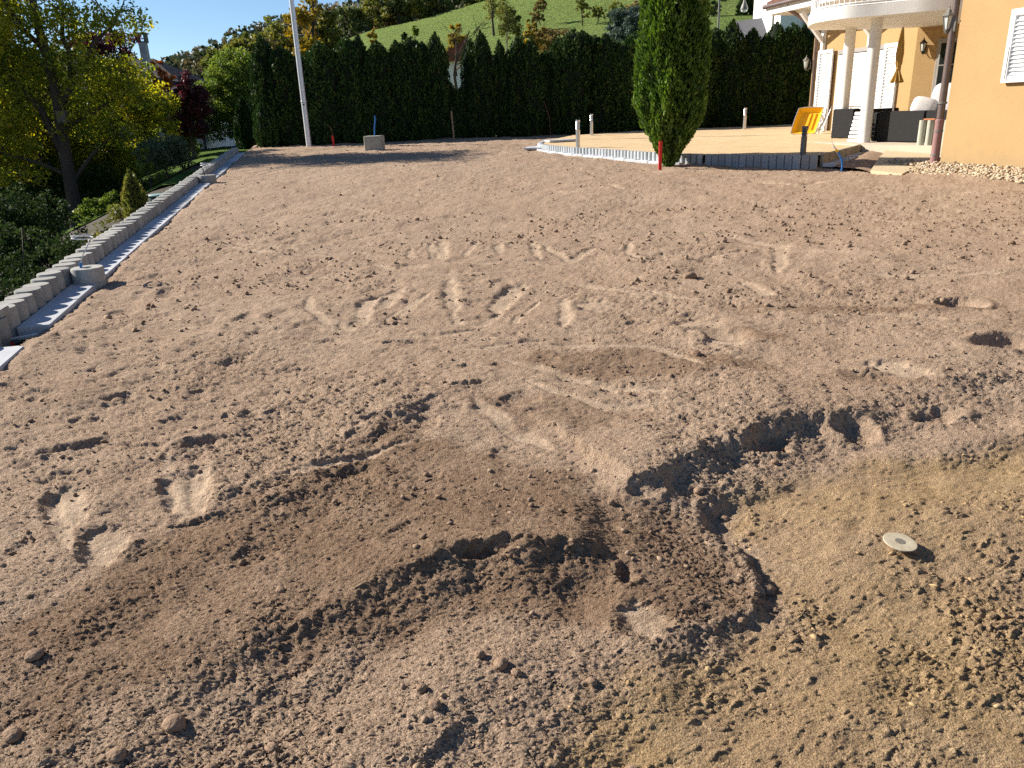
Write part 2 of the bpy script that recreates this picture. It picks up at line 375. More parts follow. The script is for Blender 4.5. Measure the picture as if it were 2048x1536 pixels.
# ------------------------------------------------------------------ soil field
PIT = [(2.6, 3.12), (2.19, 3.2), (1.93, 3.1), (1.59, 3.04), (1.3, 2.96), (1.13, 2.96), (.84, 2.78), (.7, 2.61), (.7, 2.47), (.77, 2.33), (.77, 2.13), (.71, 1.99), (.51, 1.87), (.28, 1.76), (.09, 1.62), (-.07, 1.45), (-.15, .6), (4, .6), (5, 2.9)]
RIDGE1 = [(-1.9, 1.58), (-1.46, 1.64), (-1.21, 1.69), (-1.01, 1.79), (-.83, 1.86), (-.61, 1.96), (-.45, 2.1), (-.3, 2.2), (-.15, 2.29), (.04, 2.25), (.19, 2.27), (.36, 2.27)]
BANK = [(.29, 2.68), (.51, 2.74), (.61, 2.84), (.84, 3.03), (1.07, 3.19), (1.34, 3.33), (1.65, 3.39), (1.91, 3.53), (2.23, 3.66), (2.69, 3.8), (4.5, 4.2)]
LINE2 = [(-1.15, 2.6), (-.93, 2.71), (-.75, 3.0), (-.64, 3.41), (-.45, 3.68)]
LINE2B = [(-1.11, 2.76), (-.9, 2.95), (-.74, 3.24), (-.57, 3.62)]
LINE3 = [(.34, 2.61), (.23, 2.34), (.43, 2.28)]
STROKES = [
   ( [(-1.19, 5.24), (-1.09, 5.16), (-1.05, 5.28), (-1.09, 5.66), (-1.06, 5.92), (-0.99, 6.07)] , 0.07 ),
   ( [(-1.61, 6.09), (-1.48, 5.61), (-1.31, 5.32), (-1.18, 5.23)] , 0.05 ),
   ( [(-0.89, 6.26), (-0.94, 5.75), (-0.98, 5.64)] , 0.07 ),
   ( [(-0.71, 5.86), (-0.8, 5.51), (-0.9, 5.2)] , 0.03 ),
   ( [(-0.63, 6.09), (-0.71, 5.71), (-0.78, 5.37)] , 0.03 ),
   ( [(-0.49, 6.46), (-0.45, 5.9), (-0.41, 5.45)] , 0.08 ),
   ( [(0.12, 6.22), (-0.01, 5.91), (-0.1, 5.41)] , 0.1 ),
   ( [(-0.41, 5.38), (-0.34, 5.12), (-0.2, 5.1), (-0.06, 5.33)] , 0.05 ),
   ( [(0.23, 5.64), (0.09, 5.31), (0.02, 5.07)] , 0.03 ),
   ( [(0.41, 5.68), (0.4, 5.33), (0.34, 4.96)] , 0.06 ),
   ( [(0.6, 5.58), (0.63, 5.3)] , 0.16 ),
   ( [(-0.76, 4.91), (-0.55, 4.83), (-0.33, 4.91), (-0.18, 5.01)] , 0.05 ),
   ( [(-2.16, 6.96), (-1.42, 6.89), (-0.5, 6.69), (0.47, 6.83)] , 0.035 ),
   ( [(-1.0, 7.97), (-0.93, 7.44)] , 0.05 ),
   ( [(-0.8, 8.21), (-0.7, 7.4)] , 0.05 ),
   ( [(-0.69, 8.33), (-0.62, 7.38)] , 0.08 ),
   ( [(-0.31, 8.24), (-0.41, 7.46)] , 0.04 ),
   ( [(-0.09, 8.05), (-0.07, 7.52)] , 0.05 ),
   ( [(0.26, 8.27), (0.29, 7.2)] , 0.05 ),
   ( [(0.39, 7.81), (0.58, 7.09), (0.74, 7.47), (1.0, 7.79)] , 0.06 ),
   ( [(1.24, 7.76), (1.14, 7.27), (1.2, 6.91), (1.36, 6.82)] , 0.05 ),
   ( [(-3.35, 8.95), (-2.83, 8.58), (-2.1, 8.07), (-1.61, 7.94)] , 0.04 ),
   ( [(-3.11, 8.56), (-2.39, 7.97), (-1.68, 7.78)] , 0.05 ),
   ( [(-2.07, 8.64), (-1.78, 8.28), (-1.57, 8.3)] , 0.04 ),
   ( [(-1.76, 8.76), (-1.45, 8.98), (-1.19, 9.16)] , 0.05 ),
   ( [(-0.99, 7.11), (-0.78, 7.02)] , 0.12 ),
   ( [(-1.28, 7.28), (-1.08, 7.02)] , 0.06 ),
   ( [(-0.54, 7.25), (-0.3, 7.09), (-0.07, 7.1)] , 0.06 ),
   ( [(-2.7, 11.51), (-2.19, 11.11), (-1.69, 10.61)] , 0.07 ),
   ( [(-2.14, 13.14), (-1.71, 12.99), (-1.24, 12.35)] , 0.06 ),
   ( [(-1.3, 15.08), (-0.68, 15.03)] , 0.08 ),
   ( [(0.12, 7.12), (0.5, 6.88)] , 0.05 ),
   ( [(0.71, 12.19), (1.15, 11.65)] , 0.08 ),
   ( [(1.62, 12.72), (1.8, 11.99)] , 0.08 ),
   ( [(-2.66, 12.81), (-2.25, 12.52)] , 0.07 ),
   ( [(-4.1, 11.52), (-4.42, 11.82)] , 0.08 ),
   ( [(-5.21, 17.27), (-4.92, 18.92)] , 0.12 ),
   ( [(-5.52, 17.95), (-5.22, 18.73)] , 0.1 ),
   ( [(0.51, 6.24), (0.9, 5.84), (1.35, 5.46)] , 0.05 ),
   ( [(0.73, 6.03), (1.05, 5.58)] , 0.03 ),
   ( [(0.84, 6.1), (1.24, 5.62)] , 0.03 ),
   ( [(2.21, 7.97), (2.61, 7.33), (2.24, 6.3)] , 0.08 ),
   ( [(1.84, 6.01), (1.92, 5.51)] , 0.07 ),
   ( [(2.76, 6.11), (3.27, 5.93), (3.85, 5.91)] , 0.05 ),
   ( [(2.27, 5.05), (2.81, 4.73)] , 0.05 ),
   ( [(3.55, 9.39), (4.29, 8.43), (5.42, 8.49)] , 0.05 ),
   ( [(3.93, 12.61), (4.37, 11.62), (5.04, 12.19)] , 0.1 ),
   ( [(4.62, 10.48), (5.64, 9.91)] , 0.08 ),
   ( [(1.83, 6.9), (2.27, 7.16)] , 0.06 ),
   ( [(-1.58, 3.2), (-1.46, 2.93), (-1.32, 2.63)] , 0.035 ),
   ( [(-1.37, 3.03), (-1.22, 2.64)] , 0.06 ),
   ( [(-1.4, 2.97), (-1.26, 2.63)] , 0.12 ),
   ( [(-1.94, 2.92), (-1.75, 2.59), (-1.59, 2.38)] , 0.04 ),
   ( [(-1.86, 2.87), (-1.69, 2.59)] , 0.09 ),
   ( [(-1.56, 2.54), (-1.43, 2.34)] , 0.1 ),
   ( [(-0.19, 3.69), (-0.02, 3.35), (0.14, 3.12)] , 0.06 ),
   ( [(-0.48, 3.23), (-0.98, 2.89)] , 0.04 ),
   ( [(-0.06, 4.3), (0.46, 3.83), (0.82, 3.64)] , 0.05 ),
   ( [(0.07, 3.95), (0.43, 3.55), (0.72, 3.52)] , 0.04 ),
   ( [(0.27, 4.54), (0.85, 4.46), (1.05, 4.07)] , 0.05 ),
   ( [(1.96, 3.92), (2.14, 3.75)] , 0.12 ),
   ( [(1.2, 4.96), (1.37, 4.4)] , 0.2 ),
   ( [(0.35, 1.99), (0.37, 1.85)] , 0.1 ),
   ( [(-0.37, 4.52), (0.25, 4.64)] , 0.04 ),
]
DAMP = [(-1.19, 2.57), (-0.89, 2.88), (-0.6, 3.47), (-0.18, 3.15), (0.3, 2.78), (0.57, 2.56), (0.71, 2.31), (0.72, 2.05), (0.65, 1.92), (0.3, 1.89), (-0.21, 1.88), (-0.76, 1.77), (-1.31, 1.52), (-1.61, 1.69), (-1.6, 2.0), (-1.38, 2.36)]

def soil_height(x, y, sp):
    """height and masks of the loose soil; sp = local mesh spacing, features finer than it fade out"""
    fade = lambda size: np.clip(1.6 - sp * 1.3 / size, .30, 1)
    z = zg(y) + .045 * fbm(x * .45 + 3, y * .45, 11, 3) + .028 * fbm(x * 1.6, y * 1.6, 5, 3) * fade(.4)
    jx = .05 * fbm(x * 6, y * 6, 31, 4); jy = .05 * fbm(x * 6 + 40, y * 6, 35, 4)
    xx, yy = x + jx, y + jy
    # clay pit
    sd_ = poly_sd(xx, yy, PIT); wide = .06 + .25 * sstep(2.0, 1.6, y) + .18 * sstep(2.6, 2.85, y)
    pit = sstep(-.02, 1, (sd_ + .02) / wide)
    # bank behind the pit: high ground beyond its crest, face falls towards the pit
    d, sg, t = seg_sd(xx, yy, BANK); side = d * sg
    bank = (.65 * sstep(-.13, .02, side) + .35 * sstep(-.30, -.08, side) - .5) * sstep(1.1, .1, d) * sstep(0, .12, t) * (1 - .72 * sstep(.50, .70, t))
    # ridge across the foreground, rough slope to the near side
    d1, s1, t1 = seg_sd(x + jx * .8, y + jy * .8, RIDGE1); sd1 = d1 * s1
    h1 = (.052 * sstep(.22, .66, t1) + .006 + .010 * np.clip(fbm(x * 3, y * 3, 181, 3), 0, 1)) * sstep(1.0, .90, t1)
    ridge = h1 * 1.15 * ((.6 * sstep(-.075, .012, sd1) + .4 * sstep(-.28, -.05, sd1)) * np.exp(-np.clip(sd1, 0, 9) / .5)) - h1 * .55 * sstep(.55, .2, d1) * sstep(-.02, -.22, sd1)
    z = z - .044 * pit + .112 * bank + ridge
    slope_rough = .45 * np.clip(sstep(.30, .05, d1) * (sd1 < .03) * h1 / .09 + sstep(.34, .1, d) * (side < .08) * sstep(.08, .22, t), 0, 1)
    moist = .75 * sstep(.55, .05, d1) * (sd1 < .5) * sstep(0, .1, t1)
    for Ln, hh in ((LINE2, .015), (LINE2B, .011), (LINE3, .005)):
        d2, s2, _ = seg_sd(xx, yy, Ln); q = d2 * s2
        z = z + hh * (sstep(-.07, .01, q) * np.exp(-np.clip(q, 0, 9) / .12) - .4 * sstep(.12, .02, np.abs(q + .06)))
    # hollows (shovel bites, footprints) ------------------------------------------------
    pressed = np.zeros_like(z)
    for hx, hy, rx, ry, an, dep in ((.52, 2.70, .08, .05, .6, .03), (1.14, 3.10, .11, .07, .3, .07), (1.55, 3.24, .10, .08, 1.2, .06), (3.09, 5.12, .16, .12, 0, .09), (2.84, 4.22, .22, .14, .4, .09), (1.99, 3.34, .12, .07, .3, .05),
                                   (-.12, 2.24, .14, .03, .1, .05), (.36, 2.16, .03, .07, -.3, .035), (-2.05, 3.32, .20, .05, .35, .045), (-.25, 3.91, .09, .035, .3, .05), (-1.48, 3.3, .11, .07, .2, .06),
                                   (-2.14, 3.97, .09, .05, .2, .04), (1.34, 4.6, .22, .12, -.7, .05), (1.88, 3.74, .16, .07, -.6, .035)):
        ca, sa = math.cos(an), math.sin(an); u = (xx - hx) * ca + (yy - hy) * sa; v = -(xx - hx) * sa + (yy - hy) * ca
        q = np.sqrt((u / rx) ** 2 + (v / ry) ** 2); dep = dep * .62; z = z - dep * sstep(1.15, .35, q) + dep * .25 * np.exp(-((q - 1.25) / .25) ** 2)
    # pressed smooth strips (dragged shovel, rake and plank strokes)
    wob = .5 * fbm(x * 12, y * 12, 58, 3)
    for pts, w_ in STROKES:
        px_ = [q[0] for q in pts]; py_ = [q[1] for q in pts]; mg = w_ * 2.5 + .1; r0_ = int(np.searchsorted(y[:, 0], min(py_) - mg)); r1_ = int(np.searchsorted(y[:, 0], max(py_) + mg))
        if r1_ <= r0_: continue
        d3, s3, t3 = seg_sd(x[r0_:r1_] + jx[r0_:r1_] * .5, y[r0_:r1_] + jy[r0_:r1_] * .5, pts); fy = w_ * 1.35 * (1 + .04 * min(py_))
        q = d3 / fy * 1.9 + wob[r0_:r1_] * .8 + .5 * sstep(.75, 1., np.abs(t3 * 2 - 1)); k = .9 * sstep(1.15, .5, q)
        pressed[r0_:r1_] = np.maximum(pressed[r0_:r1_], k); dz = min(.017, w_ * .17)
        z[r0_:r1_] += -dz * k + dz * .6 * np.exp(-((q - 1.45) / .45) ** 2) * (.5 + wob[r0_:r1_])
    # faint long drag arcs
    a = x * .35 + y * 1.0 + .6 * fbm(x * .5, y * .5, 60, 2); arc = fbm(x * .55 + y * .1, a * 3.2, 64, 3)
    arcm = sstep(.40, .62, arc) * sstep(3.8, 5.2, y); pressed = np.maximum(pressed, .5 * arcm); z = z - .006 * arcm
    rough = 1 - .66 * pressed
    dent = sstep(.20, .50, fbm(x * 4.2 + 3, y * 6.5 + .8 * x, 191, 3)) * sstep(2.6, 3.0, y) * sstep(9, 5, y) * (.35 + .65 * sstep(.8, -.4, x)); z = z - .017 * dent * rough
    # random footprints and lumps
    dn = crumbs(xx, yy, .34, 71, .30, .12, .34); z = z - .15 * dn * rough * fade(.12) * (1 - pit)
    lp = crumbs(xx + 3, yy, .27, 81, .22, .10, .30); z = z + .13 * lp * rough * fade(.1) * (1 - .7 * pit)
    z = z + .016 * fbm(x * 5, y * 5, 91, 3) * rough * fade(.1) * (1 - .5 * pit)
    # granular crumbs
    zone = sstep(-.15, .45, fbm(x * 1.1 + 4, y * 1.1, 99, 4)); zone = np.clip(zone * .8 + .3 * sstep(-.1, -.9, x) * sstep(2.6, 3.0, y) * sstep(5.5, 4.2, y), 0, 1.3)
    gr = (.62 + .7 * zone + .7 * slope_rough) * rough
    pk_ = 1 - .80 * pit
    g0 = np.random.default_rng(77).random(x.shape) - .5; g1 = vn(x * 210, y * 210, 101) - .5; g2 = vn(x * 95 + 9, y * 95, 103) - .5; g3 = vn(x * 40, y * 40 + 7, 107) - .5
    z = z + gr * pk_ * (.0054 * g0 + .0074 * g1 + .0058 * g2 + .0048 * g3 * fade(.02)) * np.clip(1.1 + .05 * y, 1, 2.2)
    z = z + gr * pk_ * .8 * crumbs(x, y, .034, 111, .20, .10, .32) * fade(.012)
    z = z + pk_ * rough * (.12 + .7 * zone + .6 * slope_rough) * (.42 * crumbs(x, y, .08, 121, .15, .10, .26) * fade(.03) + .18 * crumbs(xx, yy, .19, 124, .14, .10, .26) * fade(.06))
    z = z + .012 * fbm(x * 14, y * 14, 133, 4) * (.15 + .7 * zone + .8 * slope_rough) * rough * pk_ * fade(.04)
    # tyre lugs and chips pressed in the clay
    ca, sa = math.cos(.55), math.sin(.55); u = x * ca + y * sa; v = -x * sa + y * ca
    cz = sstep(-.30, .38, fbm(x * 3.6, y * 3.6, 147, 4)); chips = crumbs(u * .8 + jx, v * 1.4, .022, 145, .5, .15, .6); ch2 = crumbs(u * .6 - jx, v * 1.3, .055, 148, .30, .12, .40)
    z = z + pit * (.009 * fbm(u * 9, v * 16, 141, 4) + (.85 * chips * (.50 + .6 * cz) + .36 * ch2 * (.25 + .8 * cz)) + .0012 * g0 + .006 * (g1 + g2) * cz)
    # towards the house the ground is shaped up to the gravel and path
    clay = sstep(.0, .16, sd_ + .10 * fbm(x * 4, y * 4, 151, 4)) * (.75 + .25 * fbm(x * 3, y * 3, 153, 3))
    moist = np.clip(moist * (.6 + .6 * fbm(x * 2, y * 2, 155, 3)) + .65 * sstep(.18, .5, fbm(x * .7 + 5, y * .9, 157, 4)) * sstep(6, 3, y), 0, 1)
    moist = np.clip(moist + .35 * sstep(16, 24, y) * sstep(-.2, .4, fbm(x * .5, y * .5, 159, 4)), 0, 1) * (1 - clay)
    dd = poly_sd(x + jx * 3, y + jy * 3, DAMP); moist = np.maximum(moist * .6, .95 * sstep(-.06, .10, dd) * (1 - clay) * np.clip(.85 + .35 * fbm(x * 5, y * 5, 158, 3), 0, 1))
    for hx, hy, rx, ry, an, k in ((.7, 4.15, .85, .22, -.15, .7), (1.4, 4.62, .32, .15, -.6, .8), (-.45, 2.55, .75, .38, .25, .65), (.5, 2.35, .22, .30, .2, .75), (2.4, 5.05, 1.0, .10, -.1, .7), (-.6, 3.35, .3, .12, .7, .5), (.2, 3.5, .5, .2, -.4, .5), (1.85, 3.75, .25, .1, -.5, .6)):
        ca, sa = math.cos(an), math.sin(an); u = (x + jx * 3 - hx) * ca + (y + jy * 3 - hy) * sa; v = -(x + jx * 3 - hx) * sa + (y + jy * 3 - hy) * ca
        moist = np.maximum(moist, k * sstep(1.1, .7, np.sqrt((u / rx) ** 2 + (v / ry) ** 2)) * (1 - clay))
    return z, np.clip(clay, 0, 1), np.clip(pressed * (.7 + .5 * fbm(x * 9, y * 9, 161, 3)), 0, 1) * .95, moist

ys = [.75]
while ys[-1] < 29.2:
    y = ys[-1]; ys.append(y + min(.085, .68 * (y * y + 2.1) / (1.45 * 769)))
ys = np.array(ys); nr = len(ys)
s_in = np.linspace(-1, 1, 575); ext = np.linspace(0, 1, 22)[1:] ** 1.5
rows = []
for y in ys:
    half = .68 * y + .30; xl = max(slab_x(y) - .03, -half); xr = half + .06 * y
    core = xl + (xr - xl) * (s_in + 1) / 2
    xmin = slab_x(y) - .03; left = xl + (xmin - xl) * ext[::-1] if xmin < xl - 1e-4 else xl - 1e-5 * np.arange(len(ext), 0, -1)
    right = xr + 2.2 * ext
    rows.append(np.concatenate([left, core, right]))
X = np.array(rows); Yg = np.repeat(ys[:, None], X.shape[1], 1); nc = X.shape[1]
spx = np.gradient(X, axis=1); spy = np.gradient(Yg, axis=0); SPc = np.maximum(spx, spy * .55)
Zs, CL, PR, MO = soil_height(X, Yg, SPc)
_sl = np.hypot(np.gradient(Zs, axis=1) / np.maximum(spx, 1e-5), np.gradient(Zs, axis=0) / spy); _sl = sstep(.25, 1.0, np.minimum(_sl, 3)) * sstep(8, 4, Yg)
_dx = .016 * fbm((X + 1.3 * Zs) * 34, (Yg - 1.7 * Zs) * 34 + Zs * 60, 171, 3) * _sl; _dy = .016 * fbm((X - 1.1 * Zs) * 34 + 50, (Yg + 1.3 * Zs) * 34 - Zs * 60, 175, 3) * _sl
XD = X + np.where(np.abs(spx) > .0015, _dx, 0); YD = Yg + _dy
Zs = Zs - .03 * sstep(.14, .0, X - (slab_x(Yg) - .03))
# let the soil run under the terrace, the patio and the edging without poking through
TERR = [(1.0, 21.6), (1.06, 21.05), (1.2, 20.4), (1.72, 19.07), (2.21, 18.22), (2.64, 17.31), (3.02, 16.48), (3.4, 15.84), (3.84, 15.37), (4.56, 14.72), (5.28, 14.2), (5.63, 14.1), (7.3, 16.3)]
PATH = [(6.02, 12.98), (6.25, 12.40), (7.2, 13.6), (8.02, 14.78), (7.52, 15.66), (6.9, 14.6)]
TPOLY = TERR + [(12.5, 22), (12.5, 27.6), (4.5, 27.4), (2.2, 26.0), (1.3, 23.4)]
sdt = poly_sd(X, Yg, TPOLY); Zs = np.where(sdt > .08, np.minimum(Zs, .40), Zs)
# soil rises a little against the gravel by the house
Zs = Zs + .06 * sstep(1.2, 0, np.abs((X - 7.15) * -.968 + (Yg - 12.99) * -.25)) * sstep(10, 11.5, Yg) * sstep(13.2, 12.6, Yg)
Zs = np.where((poly_sd(X, Yg, PATH) > -.01) | ((X > 6.4) & (Yg > 13.0)), np.minimum(Zs, .30), Zs)
idx = np.arange(nr * nc).reshape(nr, nc)
Fq = np.stack([idx[:-1, :-1], idx[:-1, 1:], idx[1:, 1:], idx[1:, :-1]], -1).reshape(-1, 4)
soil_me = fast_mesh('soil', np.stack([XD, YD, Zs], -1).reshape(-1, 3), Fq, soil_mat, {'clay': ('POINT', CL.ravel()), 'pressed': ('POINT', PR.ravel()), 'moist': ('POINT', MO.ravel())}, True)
tag(link('soil', soil_me), kind='structure')
def soil_z(x, y):
    r_ = int(np.clip(np.searchsorted(ys, y), 1, nr - 1)); c_ = int(np.clip(np.searchsorted(X[r_], x), 1, nc - 1)); return float(Zs[r_, c_])

# ------------------------------------------------------------------ terrain around
def az_g(az): return np.interp(az, [-.6, -.4, -.3, -.22, -.19, -.14, -.08, 0, .12, .3, 1], [.15, .2, .42, .62, .71, .80, .87, 1, 1.10, 1.12, 1.05])
def hill(x, y):
    x = np.asarray(x, float); y = np.asarray(y, float)
    p = np.interp(y, [-400, 0, 29, 45, 60, 90, 150, 220, 260, 330, 900], [-1.2, -.5, .25, 1.4, 3.2, 6.6, 14.6, 29.5, 31.5, 28, 10])
    b = -.25
    k = sstep(30, 80, y); g = 1 + (az_g(x / np.maximum(y, 20)) - 1) * k
    return b + (p - b) * g + .25 * fbm(x * .05, y * .05, 201, 3) * sstep(35, 80, y) * 2
gx = np.concatenate([np.linspace(-520, -60, 40), np.linspace(-58, 80, 90), np.linspace(84, 560, 36)])
gy = np.concatenate([np.linspace(-120, 20, 24), np.linspace(22, 280, 130), np.linspace(285, 900, 30)])
GX, GY = np.meshgrid(gx, gy); GZ = hill(GX, GY) - .35
GZ = np.where((GX > -9) & (GX < 30) & (GY < 30), np.minimum(GZ, -.75), GZ)
GZ = np.where((GX <= -2) & (GX > -36) & (GY < 41) & (GX * Pp.x + GY * Pp.y < -1.5), np.minimum(GZ, -5.), GZ)
gi = np.arange(GX.size).reshape(GX.shape)
GF = np.stack([gi[:-1, :-1], gi[:-1, 1:], gi[1:, 1:], gi[1:, :-1]], -1).reshape(-1, 4)
tag(link('meadow', fast_mesh('meadow', np.stack([GX, GY, GZ], -1).reshape(-1, 3), GF, meadow_mat, None, True)), kind='structure')

# lower garden left of the retaining wall
def low_z(x, y):
    x = np.asarray(x, float); y = np.asarray(y, float); left = np.clip(-2.4 - (x * Pp.x + y * Pp.y), 0, 30)
    fall = .42 * np.clip(left - 1.3, 0, 4.2) * sstep(36, 27, y)
    return -.30 + .0235 * (np.clip(y, 0, 34) - 3) - .25 * sstep(20, 10, y) - fall + .04 * fbm(x * .5, y * .5, 211, 3)
lu = np.linspace(-3, 45, 130); lv = np.linspace(-30, -2.33, 70); LU, LV = np.meshgrid(lu, lv)
LX = D.x * LU + Pp.x * LV; LY = D.y * LU + Pp.y * LV; LZ = low_z(LX, LY)
li = np.arange(LX.size).reshape(LX.shape); LF = np.stack([li[:-1, :-1], li[:-1, 1:], li[1:, 1:], li[1:, :-1]], -1).reshape(-1, 4)
tag(link('garden_ground', fast_mesh('garden_ground', np.stack([LX, LY, LZ], -1).reshape(-1, 3), LF, under_mat, None, True)), kind='structure')
lw = MB()
gpts = [(20.2, -2.45), (20.5, -5.5), (23.5, -6.5), (27.0, -5.0), (27.6, -2.45)]
n = 24; NV = 8
def lawn_patch(name, u0_, u1_, v0_, v1_, seed):
    us = np.linspace(u0_, u1_, 30); vs = np.linspace(v0_, v1_, 26); U, V = np.meshgrid(us, vs)
    wob = .35 * fbm(U * .9, V * .9, seed, 3); U2 = U + wob; V2 = V + wob * .5 * (np.abs(V - v1_) > .3)
    x = D.x * U2 + Pp.x * V2; y = D.y * U2 + Pp.y * V2; z = low_z(x, y) + .035
    i = np.arange(x.size).reshape(x.shape); F = np.stack([i[:-1, :-1], i[:-1, 1:], i[1:, 1:], i[1:, :-1]], -1).reshape(-1, 4)
    return tag(link(name, fast_mesh(name, np.stack([x, y, z], -1).reshape(-1, 3), F, lawn_mat, None, True)), kind='structure')
lawn_patch('lawn', 21, 25.8, -6.5, -2.48, 221)
lawn_patch('lawn', 28.5, 40, -12, 1.0, 223)

# far wooded hill
fx_ = np.linspace(-420, 140, 90); fy_ = np.linspace(330, 620, 40); FX, FY = np.meshgrid(fx_, fy_)
def far_hill(x, y):
    a = x / 420.; cr = np.interp(a, [-1, -.62, -.5, -.40, -.356, -.305, -.256, -.208, -.1, .1, .4], [8, 12, 17, 27, 31, 40, 45, 49, 52, 54, 50])
    return cr * sstep(330, 430, y) + 2.0 * fbm(x * .02, y * .02, 231, 3) - 2
FZ = far_hill(FX, FY)
fi = np.arange(FX.size).reshape(FX.shape); FFc = np.stack([fi[:-1, :-1], fi[:-1, 1:], fi[1:, 1:], fi[1:, :-1]], -1).reshape(-1, 4)
tag(link('far_hill', fast_mesh('far_hill', np.stack([FX, FY, FZ], -1).reshape(-1, 3), FFc, M('forest_floor', (.05, .06, .03), .95, .3, .1), None, True)), kind='structure')

# ------------------------------------------------------------------ foliage builders
def leaf_quads(C, size, rng, up_bias=.0, aspect=.55, dirs=None, jit=.3):
    n = len(C)
    if dirs is None:
        d = rng.normal(size=(n, 3)); d[:, 2] += up_bias
    else: d = dirs + rng.normal(size=(n, 3)) * jit
    d /= np.linalg.norm(d, axis=1, keepdims=True) + 1e-9
    o = rng.normal(size=(n, 3)); s_ = np.cross(d, o); s_ /= np.linalg.norm(s_, axis=1, keepdims=True) + 1e-9
    L_ = (size * rng.uniform(.6, 1.35, n))[:, None]; Wd = L_ * aspect
    nn = np.cross(d, s_)
    a = C - d * L_ * .5; b = C + s_ * Wd * .5 + nn * L_ * .08; c_ = C + d * L_ * .5; e = C - s_ * Wd * .5 + nn * L_ * .08
    V = np.stack([a, b, c_, e], 1).reshape(-1, 3); F = np.arange(4 * n).reshape(n, 4)
    return V, F
def crown_points(ells, n, rng, clump=.28, per=60, hollow=.35):
    """points in clumps spread through a union of ellipsoids (x,y,z,rx,ry,rz)"""
    E = np.array(ells, float); vol = (E[:, 3] * E[:, 4] * E[:, 5]) ** .8; vol /= vol.sum()
    nc_ = max(4, n // per); k = rng.choice(len(E), nc_, p=vol)
    d = rng.normal(size=(nc_, 3)); d /= np.linalg.norm(d, axis=1, keepdims=True)
    r_ = (hollow + (1 - hollow) * rng.random(nc_) ** .6)[:, None]
    cc = E[k, :3] + d * r_ * E[k, 3:]
    rad = (E[k, 3:].mean(1) * clump * rng.uniform(.6, 1.4, nc_))
    w = rad ** 2; w /= w.sum(); j = rng.choice(nc_, n, p=w)
    q = rng.normal(size=(n, 3)); q /= np.linalg.norm(q, axis=1, keepdims=True); q *= (rng.random(n) ** .45)[:, None]
    q[:, 2] *= .75
    return cc[j] + q * rad[j][:, None], cc, j
def crown_mesh(name, ells, n, size, mat, rng, clump=.28, per=60, hollow=.35, up=.0, aspect=.55):
    C, cc, j = crown_points(ells, n, rng, clump, per, hollow)
    V, F = leaf_quads(C, size, rng, up, aspect)
    tone = rng.random(len(cc)); rnd = np.clip(.55 * tone[j] + .45 * rng.random(n), 0, 1)
    return fast_mesh(name, V, F, mat, {'rnd': ('FACE', rnd)}), cc
def limbs(mb, base, top, r_, cc, k, rng):
    base, top = Vector(base), Vector(top); mid = (base + top) / 2 + Vector((rng.normal() * .03, rng.normal() * .03, 0)) * (top - base).length
    mb.tube([base, base.lerp(mid, .5), mid, mid.lerp(top, .5), top], [r_ * 1.25, r_, r_ * .85, r_ * .65, r_ * .4], 8)
    for i in rng.choice(len(cc), min(k, len(cc)), replace=False):
        e = Vector(cc[i]); t = rng.uniform(.35, .95); s_ = base.lerp(mid, t * 2) if t < .5 else mid.lerp(top, t * 2 - 1)
        m2 = s_.lerp(e, .5) + Vector((rng.normal(), rng.normal(), rng.normal() + .4)) * (e - s_).length * .12
        mb.tube([s_, s_.lerp(m2, .6), m2, e], [r_ * .38, r_ * .3, r_ * .22, r_ * .08], 5)
def make_tree(name, label, cat, group, ells, n, size, mat, base, trunk_r, seed, nl=12, bark_m=None, clump=.28, per=60, hollow=.35, up=0., aspect=.55):
    rng = np.random.default_rng(seed); t = thing(name, base, label, cat, group)
    E = [(e[0] - base[0], e[1] - base[1], e[2] - base[2], *e[3:]) for e in ells]
    me, cc = crown_mesh('crown', E, n, size, mat, rng, clump, per, hollow, up, aspect); link('crown', me, t)
    top = max(E, key=lambda e: e[2]); mb = MB(); limbs(mb, (0, 0, -.15), (top[0], top[1], top[2]), trunk_r, cc, nl, rng)
    part('trunk', mb, bark_m or bark, t, 40, world=False)
    return t

